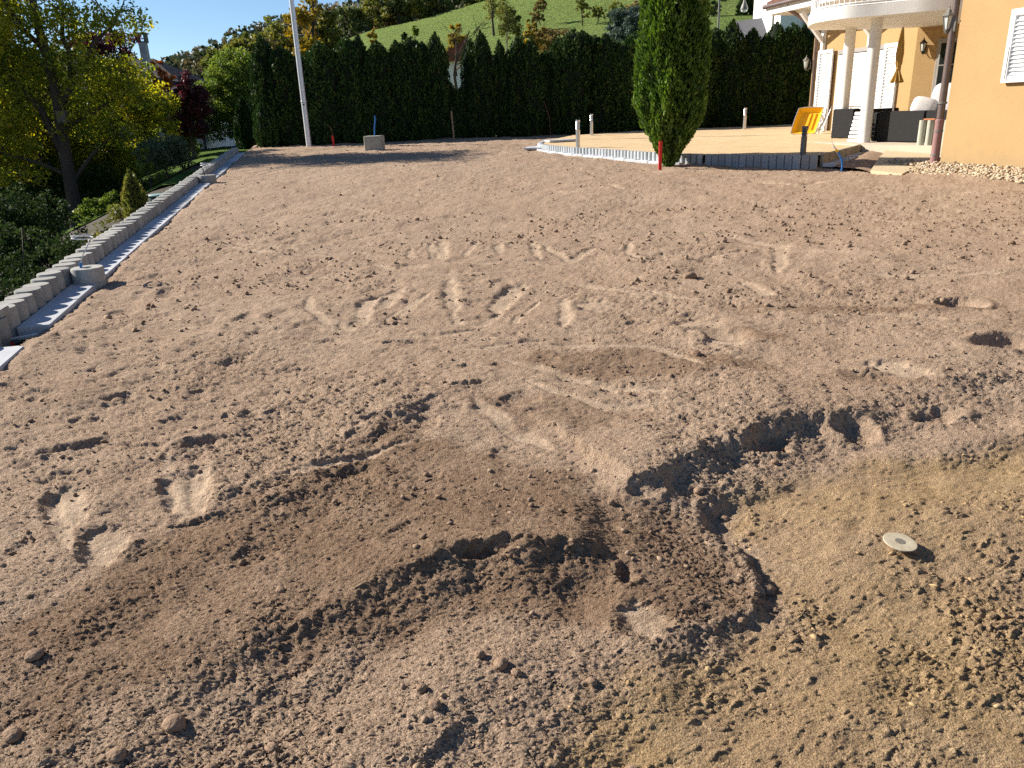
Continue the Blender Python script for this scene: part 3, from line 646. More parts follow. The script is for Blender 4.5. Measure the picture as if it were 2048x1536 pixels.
thuja_hedge = LEAF('thuja_hedge_leaf', [(.012, .03, .008), (.02, .048, .012), (.03, .065, .016), (.05, .085, .02), (.075, .075, .022)], .12, .6, .15)
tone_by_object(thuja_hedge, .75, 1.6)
thuja_lit = LEAF('thuja_leaf', [(.022, .050, .010), (.055, .11, .016), (.11, .19, .025), (.17, .26, .04)], .25, .5, .3)
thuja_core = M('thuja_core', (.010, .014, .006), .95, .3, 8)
def thuja(prof, n, size, mat, seed, th_n=18, lump=.12, core=.80):
    """prof: (z, radius) list, local coordinates; returns sprays mesh and core mesh"""
    rng = np.random.default_rng(seed); pz = np.array([p[0] for p in prof]); pr = np.array([p[1] for p in prof])
    zz = np.linspace(pz[0], pz[-1], 400); w = np.interp(zz, pz, pr) + .03; cdf = np.cumsum(w); cdf /= cdf[-1]
    nt = max(40, n // 14); zt = np.interp(rng.random(nt), cdf, zz); tt = rng.random(nt) * 2 * math.pi; jt = rng.integers(0, nt, n)
    z = np.clip(zt[jt] + rng.normal(size=n) * size * .75, pz[0], pz[-1]); th = tt[jt] + rng.normal(size=n) * size * .45 / (np.interp(z, pz, pr) + .08); tb = rng.random(nt)[jt]
    lum = fbm(np.cos(th) * 2.2 + 7 + seed, np.sin(th) * 2.2 + z * 1.1, seed, 3) + .6 * fbm(th * 5, z * 4.2, seed + 9, 2)
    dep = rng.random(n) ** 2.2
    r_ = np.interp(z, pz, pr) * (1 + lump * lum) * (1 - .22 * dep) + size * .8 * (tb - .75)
    C = np.stack([r_ * np.cos(th), r_ * np.sin(th), z + rng.normal(size=n) * .02], 1)
    dirs = np.stack([np.cos(th) * .55, np.sin(th) * .55, np.full(n, .85)], 1)
    V, F = leaf_quads(C, size, rng, aspect=.42, dirs=dirs, jit=.34)
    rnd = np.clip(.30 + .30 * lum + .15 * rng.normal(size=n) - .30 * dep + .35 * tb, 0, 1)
    me = fast_mesh('foliage', V, F, mat, {'rnd': ('FACE', rnd)})
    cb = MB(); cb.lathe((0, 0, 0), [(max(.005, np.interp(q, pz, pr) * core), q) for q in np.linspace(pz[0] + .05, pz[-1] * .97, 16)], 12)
    return me, cb

# far forest on the hill: one mass
rng = np.random.default_rng(50); V_, F_, R_ = [], [], []; off = 0
for i in range(1500):
    x = rng.uniform(-330, 60); y = rng.uniform(338, 470); z = float(far_hill(np.array([x]), np.array([y]))[0])
    h = rng.uniform(6, 11); w_ = h * rng.uniform(.28, .48); con = rng.random() < .2
    nl = 36; q = rng.normal(size=(nl, 3)); q /= np.linalg.norm(q, axis=1, keepdims=True)
    if con: tz = rng.random(nl); q = np.stack([q[:, 0] * (1 - tz) * .7, q[:, 1] * (1 - tz) * .7, tz * 2 - 1], 1)
    C = q * np.array([w_, w_, h * .5]) + np.array([x, y, z + h * .5])
    v, f = leaf_quads(C, 2.2, rng, aspect=.8); V_.append(v); F_.append(f + off); off += len(v)
    t_ = rng.random() * (.25 if con else 1); R_.append(np.clip(t_ + .12 * rng.normal(size=nl), 0, 1))
far_leaf = LEAF('far_forest_leaf', [(.05, .075, .045), (.075, .095, .045), (.11, .115, .05), (.15, .115, .055), (.16, .13, .06)], .2)
tag(link('forest', fast_mesh('forest', np.concatenate(V_), np.concatenate(F_), far_leaf, {'rnd': ('FACE', np.concatenate(R_))})), 'mixed autumn forest covering the far hillside', 'forest', kind='stuff')

# trees behind the hedge -------------------------------------------------
lf_green = LEAF('leaf_green', [(.06, .10, .02), (.12, .175, .03), (.20, .255, .045), (.30, .32, .06)], .42)
lf_olive = LEAF('leaf_olive', [(.065, .085, .02), (.12, .14, .03), (.19, .19, .042), (.25, .20, .05)], .4)
lf_yellow = LEAF('leaf_yellow', [(.14, .13, .03), (.24, .19, .035), (.34, .24, .035), (.38, .22, .03)], .4)
lf_amber = LEAF('leaf_amber', [(.11, .09, .035), (.17, .13, .045), (.23, .17, .055), (.16, .145, .055)], .35)
lf_dark = LEAF('leaf_dark', [(.016, .032, .010), (.027, .05, .015), (.045, .07, .02), (.07, .09, .026)], .25, .7, .1)
lf_pine = LEAF('leaf_pine', [(.035, .065, .045), (.06, .095, .07), (.085, .125, .095), (.11, .14, .11)], .2)
lf_purple = LEAF('leaf_purple', [(.035, .012, .016), (.07, .018, .026), (.12, .03, .038), (.16, .045, .045)], .3)
lf_orange = LEAF('leaf_orange', [(.25, .06, .02), (.38, .11, .03), (.45, .17, .05), (.35, .09, .03)], .4)
lf_oak = LEAF('leaf_oak', [(.06, .09, .018), (.13, .17, .028), (.26, .29, .038), (.46, .42, .05), (.66, .52, .06)], .6)
lf_shrub = LEAF('leaf_shrub', [(.05, .075, .035), (.08, .11, .055), (.12, .15, .08), (.15, .18, .09)], .3)
lf_wood = LEAF('leaf_wood', [(.05, .07, .025), (.085, .11, .035), (.13, .15, .05), (.20, .17, .06)], .35)
def hb(x, y): return float(hill(x, y)) - .35
def far_tree(name, label, group, x, y, zc, rx, rz, mat, n, size, seed, cat='tree', bm=None, **k):
    b = (x, y, min(hb(x, y), zc - rz * .9)); r2 = np.random.default_rng(seed)
    E = [(x, y, zc, rx * .8, rx * .8, rz * .8)] + [(x + r2.normal() * rx * .4, y + r2.normal() * rx * .4, zc + r2.normal() * rz * .4, rx * .55, rx * .55, rz * .5) for _ in range(5)]
    return make_tree(name, label, cat, group, E, n, size, mat, b, max(.07, rx * .07), seed, 10, bm, **k)
for i, (x, y, z, rx, rz, mt_, lb) in enumerate([(-33.84, 110, 10.0, 3.0, 3.2, lf_olive, 'olive green'), (-29.35, 112, 11.4, 3.3, 4.0, lf_olive, 'olive green'), (-25.66, 110, 12.2, 3.4, 4.0, lf_yellow, 'golden yellow'), (-22.2, 112, 11.6, 1.9, 3.2, lf_olive, 'olive green'), (-23.4, 106, 8.8, 2.6, 2.6, lf_yellow, 'golden yellow'), (-37.5, 112, 8.6, 2.6, 2.6, lf_olive, 'olive green'), (-28.5, 104, 8.4, 2.6, 2.8, lf_amber, 'amber')]):
    far_tree('autumn_tree', lb + ' autumn tree in the clump rising behind the left end of the thuja hedge', 'autumn trees behind the left hedge end', x, y, z, rx, rz, mt_, 2600, .55, 300 + i, clump=.3, per=40)
for i, (x, y, z, rx, rz, mt_) in enumerate([(-39.1, 225, 25.4, 4.6, 5.6, lf_wood), (-33.5, 226, 28.2, 5.0, 5.8, lf_olive), (-26.9, 225, 28.0, 5.6, 5.8, lf_wood), (-20.3, 226, 28.8, 5.6, 5, lf_olive), (-13.7, 225, 29.6, 5.6, 5, lf_wood), (-4.5, 226, 30, 5.6, 5, lf_olive), (-44, 224, 22.6, 3.4, 4.2, lf_amber), (4, 228, 33, 5, 5, lf_wood), (-30, 232, 27, 5, 5, lf_amber), (14, 232, 36, 5, 5, lf_olive), (-49, 226, 20, 3, 4, lf_wood)]):
    lb = {id(lf_wood): 'dark green', id(lf_olive): 'olive green', id(lf_amber): 'amber brown'}[id(mt_)]
    far_tree('woodland_tree', lb + ' tree in the wood along the crest of the meadow', 'trees on the meadow crest', x, y, z, rx, rz, mt_, 2600, .85, 340 + i, clump=.3, per=40)
for i, (x, y, z, rx, rz, mt_, lb) in enumerate([(-22.35, 150, 14.9, 1.0, 1.4, lf_yellow, 'slender yellow sapling on the open meadow slope'), (-14.6, 150, 15.6, .6, .9, lf_green, 'thin green sapling on the open meadow slope'), (-16.95, 152, 15.0, .6, .7, lf_dark, 'small dark bush on the open meadow slope'),
        (6.65, 150, 17.2, 1.4, 1.8, lf_amber, 'bare brownish orchard tree on the meadow beside the birches'), (15.1, 150, 18.2, 1.5, 1.8, lf_olive, 'orchard tree with an open crown on the green meadow'), (17.9, 151, 17.6, 1.4, 1.7, lf_olive, 'orchard tree with an open crown on the green meadow'), (8.0, 158, 19.6, 1.3, 1.9, lf_amber, 'brownish orchard tree high on the meadow'), (-.75, 152, 19.2, 2.9, 2.1, lf_olive, 'broad orchard tree casting shade on the meadow'), (21, 150, 17.8, 2.0, 2, lf_olive, 'orchard tree with an open crown on the green meadow'),
        (38.1, 150, 17.4, 2.2, 1.2, lf_dark, 'low dark bush on the meadow beside the street lamp')]):
    far_tree('orchard_tree', lb, 'orchard trees on the meadow', x, y, z, rx, rz, mt_, 900, .38, 370 + i, clump=.3, per=25, bm=bark)
far_tree('autumn_tree', 'small golden yellow tree behind the gap in the thuja hedge', None, -3.84, 75, 7.6, 1.0, 1.6, lf_yellow, 2200, .24, 391, clump=.3, per=40)
far_tree('birch_tree', 'tall pale birch with thin hanging foliage behind the hedge', 'pale birches behind the hedge', .67, 75, 8.9, 1.0, 2.4, lf_olive, 2000, .24, 392, bm=bark_l, clump=.35, per=30, up=-1.5, aspect=.35)
far_tree('birch_tree', 'tall pale birch with thin hanging foliage behind the hedge', 'pale birches behind the hedge', 1.85, 76, 8.0, .75, 1.9, lf_olive, 1300, .24, 393, bm=bark_l, clump=.35, per=30, up=-1.5, aspect=.35)
far_tree('autumn_tree', 'broad yellow brown round tree behind the middle of the hedge', None, 4.86, 72, 7.1, 2.1, 1.7, lf_amber, 4200, .26, 394, clump=.25, per=40)
far_tree('autumn_tree', 'narrow yellow and green tree beside the pale birches', None, 2.8, 70, 7.2, .7, 1.6, lf_yellow, 1400, .24, 395, clump=.3, per=40)
far_tree('pine_tree', 'blue green pine with open boughs left of the tall garden conifer', 'pine', 11.3, 75, 7.7, 2.3, 2.6, lf_pine, 6500, .34, 396, clump=.24, per=60, aspect=.25)
far_tree('autumn_tree', 'amber tree behind the blue green pine', None, 13.6, 84, 10.2, 1.4, 1.8, lf_amber, 1500, .3, 397, clump=.3, per=40)
# bare tree
t = thing('bare_tree', (-3.13, 60, hb(-3.13, 60)), 'bare leafless dark tree standing in the gap of the hedge', 'tree')
rng = np.random.default_rng(400); mb = MB()
def branch(p, d, l, r_, lvl):
    p = Vector(p); d = Vector(d).normalized(); a = p + d * l * .5 + Vector(rng.normal(size=3)) * l * .06; e = p + d * l + Vector(rng.normal(size=3)) * l * .1
    mb.tube([p, a, e], [r_, r_ * .8, r_ * .6], 6 if lvl < 2 else 4)
    if lvl < 4:
        for k in range(3 if lvl else 4):
            nd = d + Vector(rng.normal(size=3)) * .62; nd.z = abs(nd.z) * .8 + .1
            branch(p + (e - p) * rng.uniform(.45, 1), nd, l * rng.uniform(.55, .78), r_ * .55, lvl + 1)
branch((0, 0, -.3), (0, 0, 1), 2.6, .14, 0); part('trunk', mb, bark, t, 40, world=False)
# spruce right of the conifer
pf = [(0, 1.5), (1, 1.45), (3, 1.0), (4.5, .55), (5.6, .15), (5.9, .02)]
me, cb = thuja(pf, 3500, .45, lf_dark, 410, lump=.3, core=.6)
t = thing('spruce_tree', (43.5, 148, hb(43.5, 148) + .2), 'lone dark spruce on the meadow behind the hanging street lamp', 'tree'); link('foliage', me, t); part('trunk', MB().tube([(0, 0, -.6), (0, 0, 5)], [.2, .03], 6), bark, t, world=False)

# ------------------------------------------------------------------ thuja hedge
variants = []
for k, (sh_, tp) in enumerate((((.70, .95, 1, .97, .80, .52, .24), 'one'), ((.60, .85, 1, 1.02, .94, .74, .40), 'two'), ((.75, .92, .96, .9, .72, .44, .18), 'one'), ((.65, .9, 1, .97, .86, .64, .34), 'two'))):
    rr = .50; pf = [(z_, rr * q) for z_, q in zip((0, .4, 1.0, 1.8, 2.5, 2.95, 3.2), sh_)] + [(3.3, .02)]
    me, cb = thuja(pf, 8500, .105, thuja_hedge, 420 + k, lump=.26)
    variants.append((me, cb))
core_me = [None] * 4
HX = [(537, 67), (573, 89), (600, 106), (625, 99), (652, 76), (678, 92), (702, 74), (723, 65), (761, 86), (796, 81), (824, 79), (846, 86), (873, 71), (892, 128), (918, 138), (941, 76), (962, 69), (998, 81), (1033, 81), (1058, 81), (1086, 104), (1114, 84), (1142, 69), (1162, 66), (1184, 76), (1203, 76), (1222, 89), (1245, 88), (1266, 76), (1293, 80), (1320, 74), (1350, 78), (1385, 72), (1421, 69), (1451, 63), (1489, 69), (1514, 79), (1538, 61), (1570, 63), (1592, 63), (1612, 76), (1632, 72)]
def hedge_pos(px, py):        # survey of the hedge row: x position and height of each tree, row 28.3 m out
    a = (px - 1100.) / 1000.
    x = 1.80 + (px - 1100.) * .01733 ; top = 3.95 - .00035 * (px - 1100) - (py - 72) * .0190
    return x, top
for i, (px, py) in enumerate(HX):
    x, top = hedge_pos(px, py); y = 28.3 + .16 * RNG.normal(); z0 = float(zg(28)) - .04
    k = int(RNG.integers(4)); top = top + RNG.normal() * .07 - (.35 if i in (13, 14) else 0); sc_ = (top - z0) / 3.3
    cold = 'dark green thuja column'
    note = {0: 'tallest pointed dark thuja at the garden shrub end of the hedge', 13: 'short thuja in the dip of the hedge before the bare tree', 14: 'short thuja in the dip of the hedge before the bare tree'}.get(i)
    t = thing('thuja', (x, y, z0), note or 'dark green columnar thuja standing shoulder to shoulder in the tall hedge', 'hedge tree', 'thujas of the tall hedge')
    nb = {3: 'dark thuja right behind the white flagpole', 4: 'dark thuja behind the red peg near the flagpole', 8: 'dark thuja behind the pale concrete block with blue pipe', 14: None, 15: 'browning thuja between bare tree and red roofed house', 24: 'dark thuja behind the steel bollard on the hedge side', 35: 'dark thuja behind the bollard close to the hedge', 41: 'last thuja of the hedge at the yellow house corner', 22: 'thuja with the tallest tip behind the terrace tip'}.get(i)
    if nb: t['label'] = nb; del t['group']
    if i in (13, 14): t['group'] = 'short thujas in the hedge dip'
    if i == 0 and 'group' in t: del t['group']
    t.rotation_euler = (0, 0, RNG.uniform(0, 6.28)); wx = RNG.uniform(.9, 1.3) * (1.25 if i == 0 else 1) * (.72 if 11 < i < 18 else 1); t.scale = (wx, wx, sc_)
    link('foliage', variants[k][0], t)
    if core_me[k] is None: core_me[k] = variants[k][1].mesh('trunk', (0, 0, 0)); core_me[k].materials.append(thuja_core)
    link('trunk', core_me[k], t)

# ------------------------------------------------------------------ big conifer by the terrace
pf = [(0.02, .09), (.15, .17), (.3, .25), (.55, .39), (.8, .53), (1.1, .62), (1.5, .65), (2.1, .61), (2.8, .55), (3.6, .47), (4.4, .34), (5.0, .22), (5.4, .07), (5.5, .01)]
me, cb = thuja(pf, 42000, .095, thuja_lit, 450, lump=.24, core=.76)
pf = None
t = thing('thuja', (3.20, 15.40, .37), 'tall bright green columnar thuja standing alone in front of the terrace', 'conifer'); link('foliage', me, t)
part('trunk', cb, thuja_core, t, 40, world=False)

# ------------------------------------------------------------------ retaining wall and its slab strip
wall = thing('retaining_wall', wp(4.4, -2.335, .13), 'low retaining wall of round grey concrete palisades along the soil', 'wall')
pm_ = MB(); prof = [(.099, -.75), (.100, .10), (.0985, .125), (.094, .134), (.0, .134)]; pm_.lathe((0, 0, 0), prof, 24)
pme = pm_.mesh('palisade', (0, 0, 0), 40); pme.materials.append(concrete)
u = 3.2; k = 0
while u < 26.6:
    p = wp(u, -2.335 + RNG.normal() * .004); y = p.y
    o = link('palisade', pme, wall); o.location = Vector((p.x, p.y, float(zg(y)) + RNG.normal() * .006 - (.035 if k < 15 else 0))) - wall.location
    o.rotation_euler = (RNG.normal() * .014, RNG.normal() * .014, RNG.uniform(0, 6)); u += .2015; k += 1
strip = thing('paving_strip', wp(4.4, -2.1, .13), 'strip of pale concrete slabs laid along the palisade wall', 'paving')
u = 3.0
gapu = (5.60, 6.13)
while u < 26.3:
    L_ = .98
    a, b = u, min(u + L_, 26.3)
    segs = [(a, b)]
    if a < gapu[1] and b > gapu[0]: segs = [s_ for s_ in ((a, gapu[0]), (gapu[1], b)) if s_[1] - s_[0] > .05]
    for a_, b_ in segs:
        c0, c1 = wp(a_ + .003, 0), wp(b_ - .003, 0); cm = wp((a_ + b_) / 2, -2.1225); z0 = float(zg(c0.y + .48)); z1 = float(zg(c1.y + .48))
        cm.z = (float(zg(cm.y))) - .052 + RNG.normal() * .002
        dv = D * (b_ - a_ - .006); dv.z = .0235 * (b_ - a_) * D.y
        part('slab', MB().cbox(cm, dv, Pp * .225, (0, 0, .11), .006), slab_mat, strip)
    u += L_
# square stone put on the wall
p = wp(6.08, -2.34); solo('concrete_block', MB().cbox((p.x, p.y, float(zg(p.y)) + .135), D * .17, Pp * .17, (0, 0, .055), .006), concrete, (p.x, p.y, float(zg(p.y)) + .10), 'square grey concrete block lying on top of the palisade wall', 'block')
# lamp foundations with cable coil
def foundation(u, v, label, coil=True, r_=.135, h_=.13):
    p = wp(u, v); z0 = float(zg(p.y)) + .0
    t = thing('lamp_foundation', (p.x, p.y, z0), label, 'foundation', 'lamp foundations by the palisade wall')
    part('socket', MB().lathe((p.x, p.y, z0), [(r_ * .97, -.2), (r_, .01), (r_, h_ - .01), (r_ * .96, h_), (.045, h_), (.04, h_ - .03)], 32), concrete, t, 40)
    a = Vector((p.x - .04, p.y - .02, z0 + h_ - .03))
    part('conduit', MB().tube([a, a + Vector((0, 0, .05)), a + Vector((.003, 0, .075))], .013, 10), blue_pipe if coil else black_metal, t, 40)
    pts = [a + Vector((.003, 0, .07)), a + Vector((.02, .01, .12)), a + Vector((.06, .02, .18)), a + Vector((.09, .05, .24))]
    c0 = a + Vector((.02, .09, .27))
    if coil:
        for q in range(34):
            an = -.5 + q * .42; pts.append(c0 + Vector((math.cos(an) * .085, math.sin(an) * .085, .012 * math.sin(an * .7) + .0012 * q)))
    else: pts = [a, a + Vector((0, 0, .10)), a + Vector((-.01, 0, .16))]
    part('cable', MB().tube(pts, .0055 if coil else .01, 6), white_pipe if coil else black_metal, t, 60)
foundation(7.62, -2.09, 'round concrete lamp foundation with a coil of white cable on it')
foundation(16.75, -2.08, 'round concrete lamp foundation with a short black stub of cable', False, .17, .14)
# coil of white cable on the wall further on
p = wp(18.6, -2.3); mb = MB(); z0 = float(zg(p.y)) + .15
mb.tube([(p.x + math.cos(a * .4) * .1, p.y + math.sin(a * .4) * .1, z0 + .03 + .02 * math.sin(a * .3) + .002 * a) for a in range(36)], .007, 6)
solo('cable_coil', mb, white_pipe, (p.x, p.y, z0), 'loose coil of white cable lying on the palisade wall', 'cable', None, 60)
# black sleeve with metal bracket in the gap of the slab strip
p = wp(5.92, -2.16); z0 = float(zg(p.y)); t = thing('spirit_level', (p.x, p.y, z0 - .09), 'small black and silver tool lying in the gap between the slabs', 'tool')
part('body', MB().tube([(p.x - .03, p.y - .03, z0 - .06), (p.x + .01, p.y + .03, z0 - .05)], .028, 12), black_metal, t, 40)
part('rail', MB().cbox((p.x + .03, p.y + .02, z0 - .028), (.16, .05, .012), (-.014, .045, 0), (0, 0, .022), .003), tool_metal, t)
part('ring', MB().tube([(p.x - .034, p.y - .036, z0 - .06), (p.x - .03, p.y - .03, z0 - .06)], .020, 12), red_paint, t, 40)
mb = MB(); pit_p = wp(5.865, -2.12); mb.obox((pit_p.x, pit_p.y, float(zg(pit_p.y)) - .14), D * .53, Pp * .24, (0, 0, .05))
tag(link('trench_floor', mb.mesh('trench_floor', (0, 0, 0))), kind='structure').data.materials.append(under_mat)

# ------------------------------------------------------------------ terrace
def sand_z(p): return .565 + .0125 * (p[1] - 14)
sand_mat = M('terrace_sand', (.58, .41, .225), .95, .07, 2.5, .004, 90, col2=(.64, .47, .27))
sx = np.linspace(.9, 12.6, 150); sy = np.linspace(13.9, 27.8, 170); SX, SY = np.meshgrid(sx, sy); SZ = .565 + .0125 * (SY - 14) - .012 + .006 * fbm(SX * 3, SY * 3, 460, 3) + .014 * fbm(SX * .6, SY * 2.2, 461, 3) + .006 * fbm(SX * 2, SY * 9, 462, 2)
keep = poly_sd(SX, SY, TPOLY) > .02; ii = np.arange(SX.size).reshape(SX.shape)
SF = np.stack([ii[:-1, :-1], ii[:-1, 1:], ii[1:, 1:], ii[1:, :-1]], -1).reshape(-1, 4)
kf = keep.ravel()[SF].all(1); tag(link('sand_bed', fast_mesh('sand_bed', np.stack([SX, SY, SZ], -1).reshape(-1, 3), SF[kf], sand_mat, None, True)), kind='structure')
def walk(pts, step):
    out = []; acc = 0.; P_ = [Vector((*p, 0)) for p in pts]
    for a, b in zip(P_[:-1], P_[1:]):
        L_ = (b - a).length; s_ = -acc
        while s_ + step <= L_ + 1e-9:
            s_ += step; out.append((a.lerp(b, s_ / L_), (b - a).normalized()))
        acc = L_ - s_
    return out
edge = thing('terrace_edging', (3.4, 15.8, .38), 'curved edging of upright concrete palisades round the sand terrace', 'edging')
ROUND = [(1.3, 23.4), (1.08, 22.2)] + TERR[:9]
rm = MB().lathe((0, 0, 0), [(.060, -.35), (.061, .19), (.058, .2), (0, .2)], 14); rme = rm.mesh('palisade', (0, 0, 0), 40); rme.materials.append(granite)
def edge_top(y): return .565 + .0125 * (y - 14) + .012
for q, d in walk(ROUND, .128):
    o = link('palisade', rme, edge); o.location = Vector((q.x, q.y, edge_top(q.y) - .2)) - edge.location; o.rotation_euler = (RNG.normal() * .01, RNG.normal() * .01, RNG.uniform(0, 6))
fm = MB().cbox((0, 0, 0), (.132, 0, 0), (0, .09, 0), (0, 0, .5), .012); fme = fm.mesh('palisade', (0, 0, 0)); fme.materials.append(shaded_blk)
for q, d in walk(TERR[8:12], .140):
    o = link('palisade', fme, edge); o.location = Vector((q.x, q.y, edge_top(q.y) - .25)) - edge.location; o.rotation_euler = (0, 0, math.atan2(d.y, d.x) + RNG.normal() * .015)
sm = MB().cbox((0, 0, 0), (.10, 0, 0), (0, .07, 0), (0, 0, .5), .012); sme = sm.mesh('palisade', (0, 0, 0)); sme.materials.append(warm_blk)
for q, d in walk(TERR[11:13], .108):
    o = link('palisade', sme, edge); o.location = Vector((q.x, q.y, edge_top(q.y) - .25)) - edge.location; o.rotation_euler = (0, 0, math.atan2(d.y, d.x) + RNG.normal() * .015)
foot = thing('paving_strip', (3.0, 16.3, .4), 'narrow pale slabs at the foot of the terrace palisades', 'paving')
for q, d in walk(ROUND[1:], .42):
    nn = Vector((d.y, -d.x, 0)) * -1; c_ = q - d * .21 + Vector((-d.y, d.x, 0)) * -.09
    part('slab', MB().cbox((c_.x, c_.y, float(zg(c_.y)) + .002), d * .41, Vector((-d.y, d.x, 0)) * .16, (0, 0, .06), .006), slab_mat, foot)
for q, d in walk(TERR[11:13], .5):
    c_ = q - d * .25 + Vector((d.y, -d.x, 0)) * .14
    part('slab', MB().cbox((c_.x, c_.y, float(zg(c_.y)) + .03), d * .49, Vector((-d.y, d.x, 0)) * .22, (0, 0, .06), .006), slab_mat, foot)
# flat slabs at the pointed end of the terrace
tip = thing('stone_slab', (1.55, 22.3, .6), 'pale grey slab lying on the sand at the terrace tip', 'slab')
part('plate', MB().cbox((1.6, 22.2, sand_z((0, 22.2)) + .03), (.75, .25, 0), (-.12, .4, 0), (0, 0, .05), .006), slab_mat, tip)
tip2 = thing('stone_slab', (.85, 21.4, .5), 'pale grey slab lying on the soil outside the terrace tip', 'slab')
part('plate', MB().cbox((.85, 21.45, float(zg(21.4)) + .03), (.45, -.15, 0), (.15, .8, 0), (0, 0, .05), .006), slab_mat, tip2)

# bollard lights
def bollard(x, y, z, mat, label, group='bollard lights round the terrace', h_=.64):
    t = thing('bollard_light', (x, y, z), label, 'bollard', group); r_ = .052
    part('post', MB().lathe((x, y, z), [(r_, -.1), (r_, h_ * .66)], 20), mat, t, 40)
    for q in range(5):
        z1 = h_ * (.68 + .055 * q); part('louvre', MB().lathe((x, y, z), [(r_ * .75, z1 - .008), (r_ * .75, z1 + .006), (r_ * 1.04, z1 + .008), (r_ * .9, z1 + .027)], 20), mat, t, 40)
    part('cap', MB().lathe((x, y, z), [(r_ * .8, h_ * .94), (r_ * 1.02, h_ * .945), (r_ * 1.02, h_), (r_ * .9, h_ + .006), (0, h_ + .008)], 20), mat, t, 40)
bollard(1.80, 19.15, sand_z((0, 19.2)) - .02, steel, 'brushed steel bollard light at the curved palisade edge near the terrace tip')
bollard(2.83, 25.5, sand_z((0, 25.5)) - .02, steel, 'brushed steel bollard light on the hedge side of the terrace tip')
bollard(7.63, 25.4, sand_z((0, 25.4)) - .02, steel, 'brushed steel bollard light close to the hedge behind the conifer')
bollard(5.42, 14.42, sand_z((0, 14.4)) - .02, steel_shaded, 'steel bollard light, darkened as if shaded, at the flat palisade corner of the terrace', h_=.50)

# stakes, pole, block ---------------------------------------------------
def stake(x, y, h_, w_, mat, label, cat, lean=(0, 0), red=False, name='stake'):
    z0 = soil_z(x, y); t = thing(name, (x, y, z0), label, cat); a = Vector((x, y, z0 - .1)); b = Vector((x + lean[0], y + lean[1], z0 + h_))
    mb = MB(); ax = (b - a)
    mb.cbox((a + b) / 2, (w_, 0, 0), (0, w_ * .55, 0), ax, .004); part('post', mb, mat, t); return t
stake(2.93, 14.88, .52, .060, red_paint, 'bright red wooden peg in the soil before the tall conifer', 'peg', (.0, .0))
stake(-5.55, 26.6, .33, .06, red_paint, 'bright red peg with a bent wire near the flagpole', 'peg', (-.01, 0))
part('wire', MB().tube([(-5.55, 26.6, .95), (-5.57, 26.6, 1.15), (-5.6, 26.6, 1.22), (-5.68, 26.6, 1.3)], .012, 6), rust, bpy.data.objects['stake.001'])
stake(-1.62, 27.3, .92, .05, wood, 'thin raw wooden stake upright before the hedge', 'stake', (-.04, 0))
z0 = soil_z(1.62, 27.4); solo('iron_rod', MB().tube([(1.65, 27.4, z0 - .1), (1.62, 27.4, z0 + .6), (1.45, 27.4, z0 + 1.12)], .013, 6), rust, (1.65, 27.4, z0), 'thin rusty iron rod leaning before the hedge', 'rod', None, 60)
t = thing('flagpole', (-6.37, 26.6, soil_z(-6.37, 26.6)), 'tall white metal flagpole before the dark hedge', 'flagpole'); z0 = t.location.z
part('pole', MB().tube([(-6.37, 26.6, z0 - .2), (-6.37, 26.6, z0 + 2), (-6.37, 26.6, z0 + 8)], [.085, .083, .06], 16), alu, t, 40)
part('collar', MB().lathe((-6.37, 26.6, z0), [(.088, 1.36), (.092, 1.37), (.092, 1.40), (.088, 1.41)], 16), alu, t, 40)
part('cleat_hole', MB().cbox((-6.36, 26.518, z0 + 1.3), (.05, 0, 0), (0, .02, 0), (0, 0, .05), .004), black_metal, t)
x, y = -3.75, 23.7; z0 = soil_z(x, y)
t = thing('lamp_foundation', (x, y, z0), 'square pale concrete block with a blue pipe standing on the far soil', 'foundation')
part('socket', MB().cbox((x, y, z0 + .17), (.50, -.06, 0), (.05, .46, 0), (0, 0, .46), .015), concrete_warm, t)
part('conduit', MB().tube([(x + .02, y, z0 + .38), (x + .04, y, z0 + .62), (x + .09, y, z0 + .86), (x + .08, y, z0 + .95)], .02, 8), blue_pipe, t, 40)

# ------------------------------------------------------------------ house
A = Vector((-.25, .968, 0)).normalized(); B = Vector((.968, .25, 0)).normalized()
C1 = Vector((7.15, 12.99, 0)); C2 = Vector((9.84, 19.63, 0)); DG = Vector((.707, -.707, 0)); DGn = Vector((-.707, -.707, 0))
house = thing('house', (9.5, 16.0, .4), 'yellow rendered house with a rounded white balcony and white shutters', 'house')
E1 = C2 + DG * 3.2; FAR = C2 + A * 3.92
foot_near = C1 - A * 12
RET = C1 + B * 5.5
mb = MB(); ZT = 5.6
mb.prism([(C1.x, C1.y), (foot_near.x, foot_near.y), ((foot_near + B * 9).x, (foot_near + B * 9).y), ((C1 + B * 9).x, (C1 + B * 9).y), (RET.x, RET.y)], .1, ZT)
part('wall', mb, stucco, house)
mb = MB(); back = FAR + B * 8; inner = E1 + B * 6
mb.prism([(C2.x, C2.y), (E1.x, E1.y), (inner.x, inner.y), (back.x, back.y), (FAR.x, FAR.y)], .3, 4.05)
part('wall', mb, stucco, house)
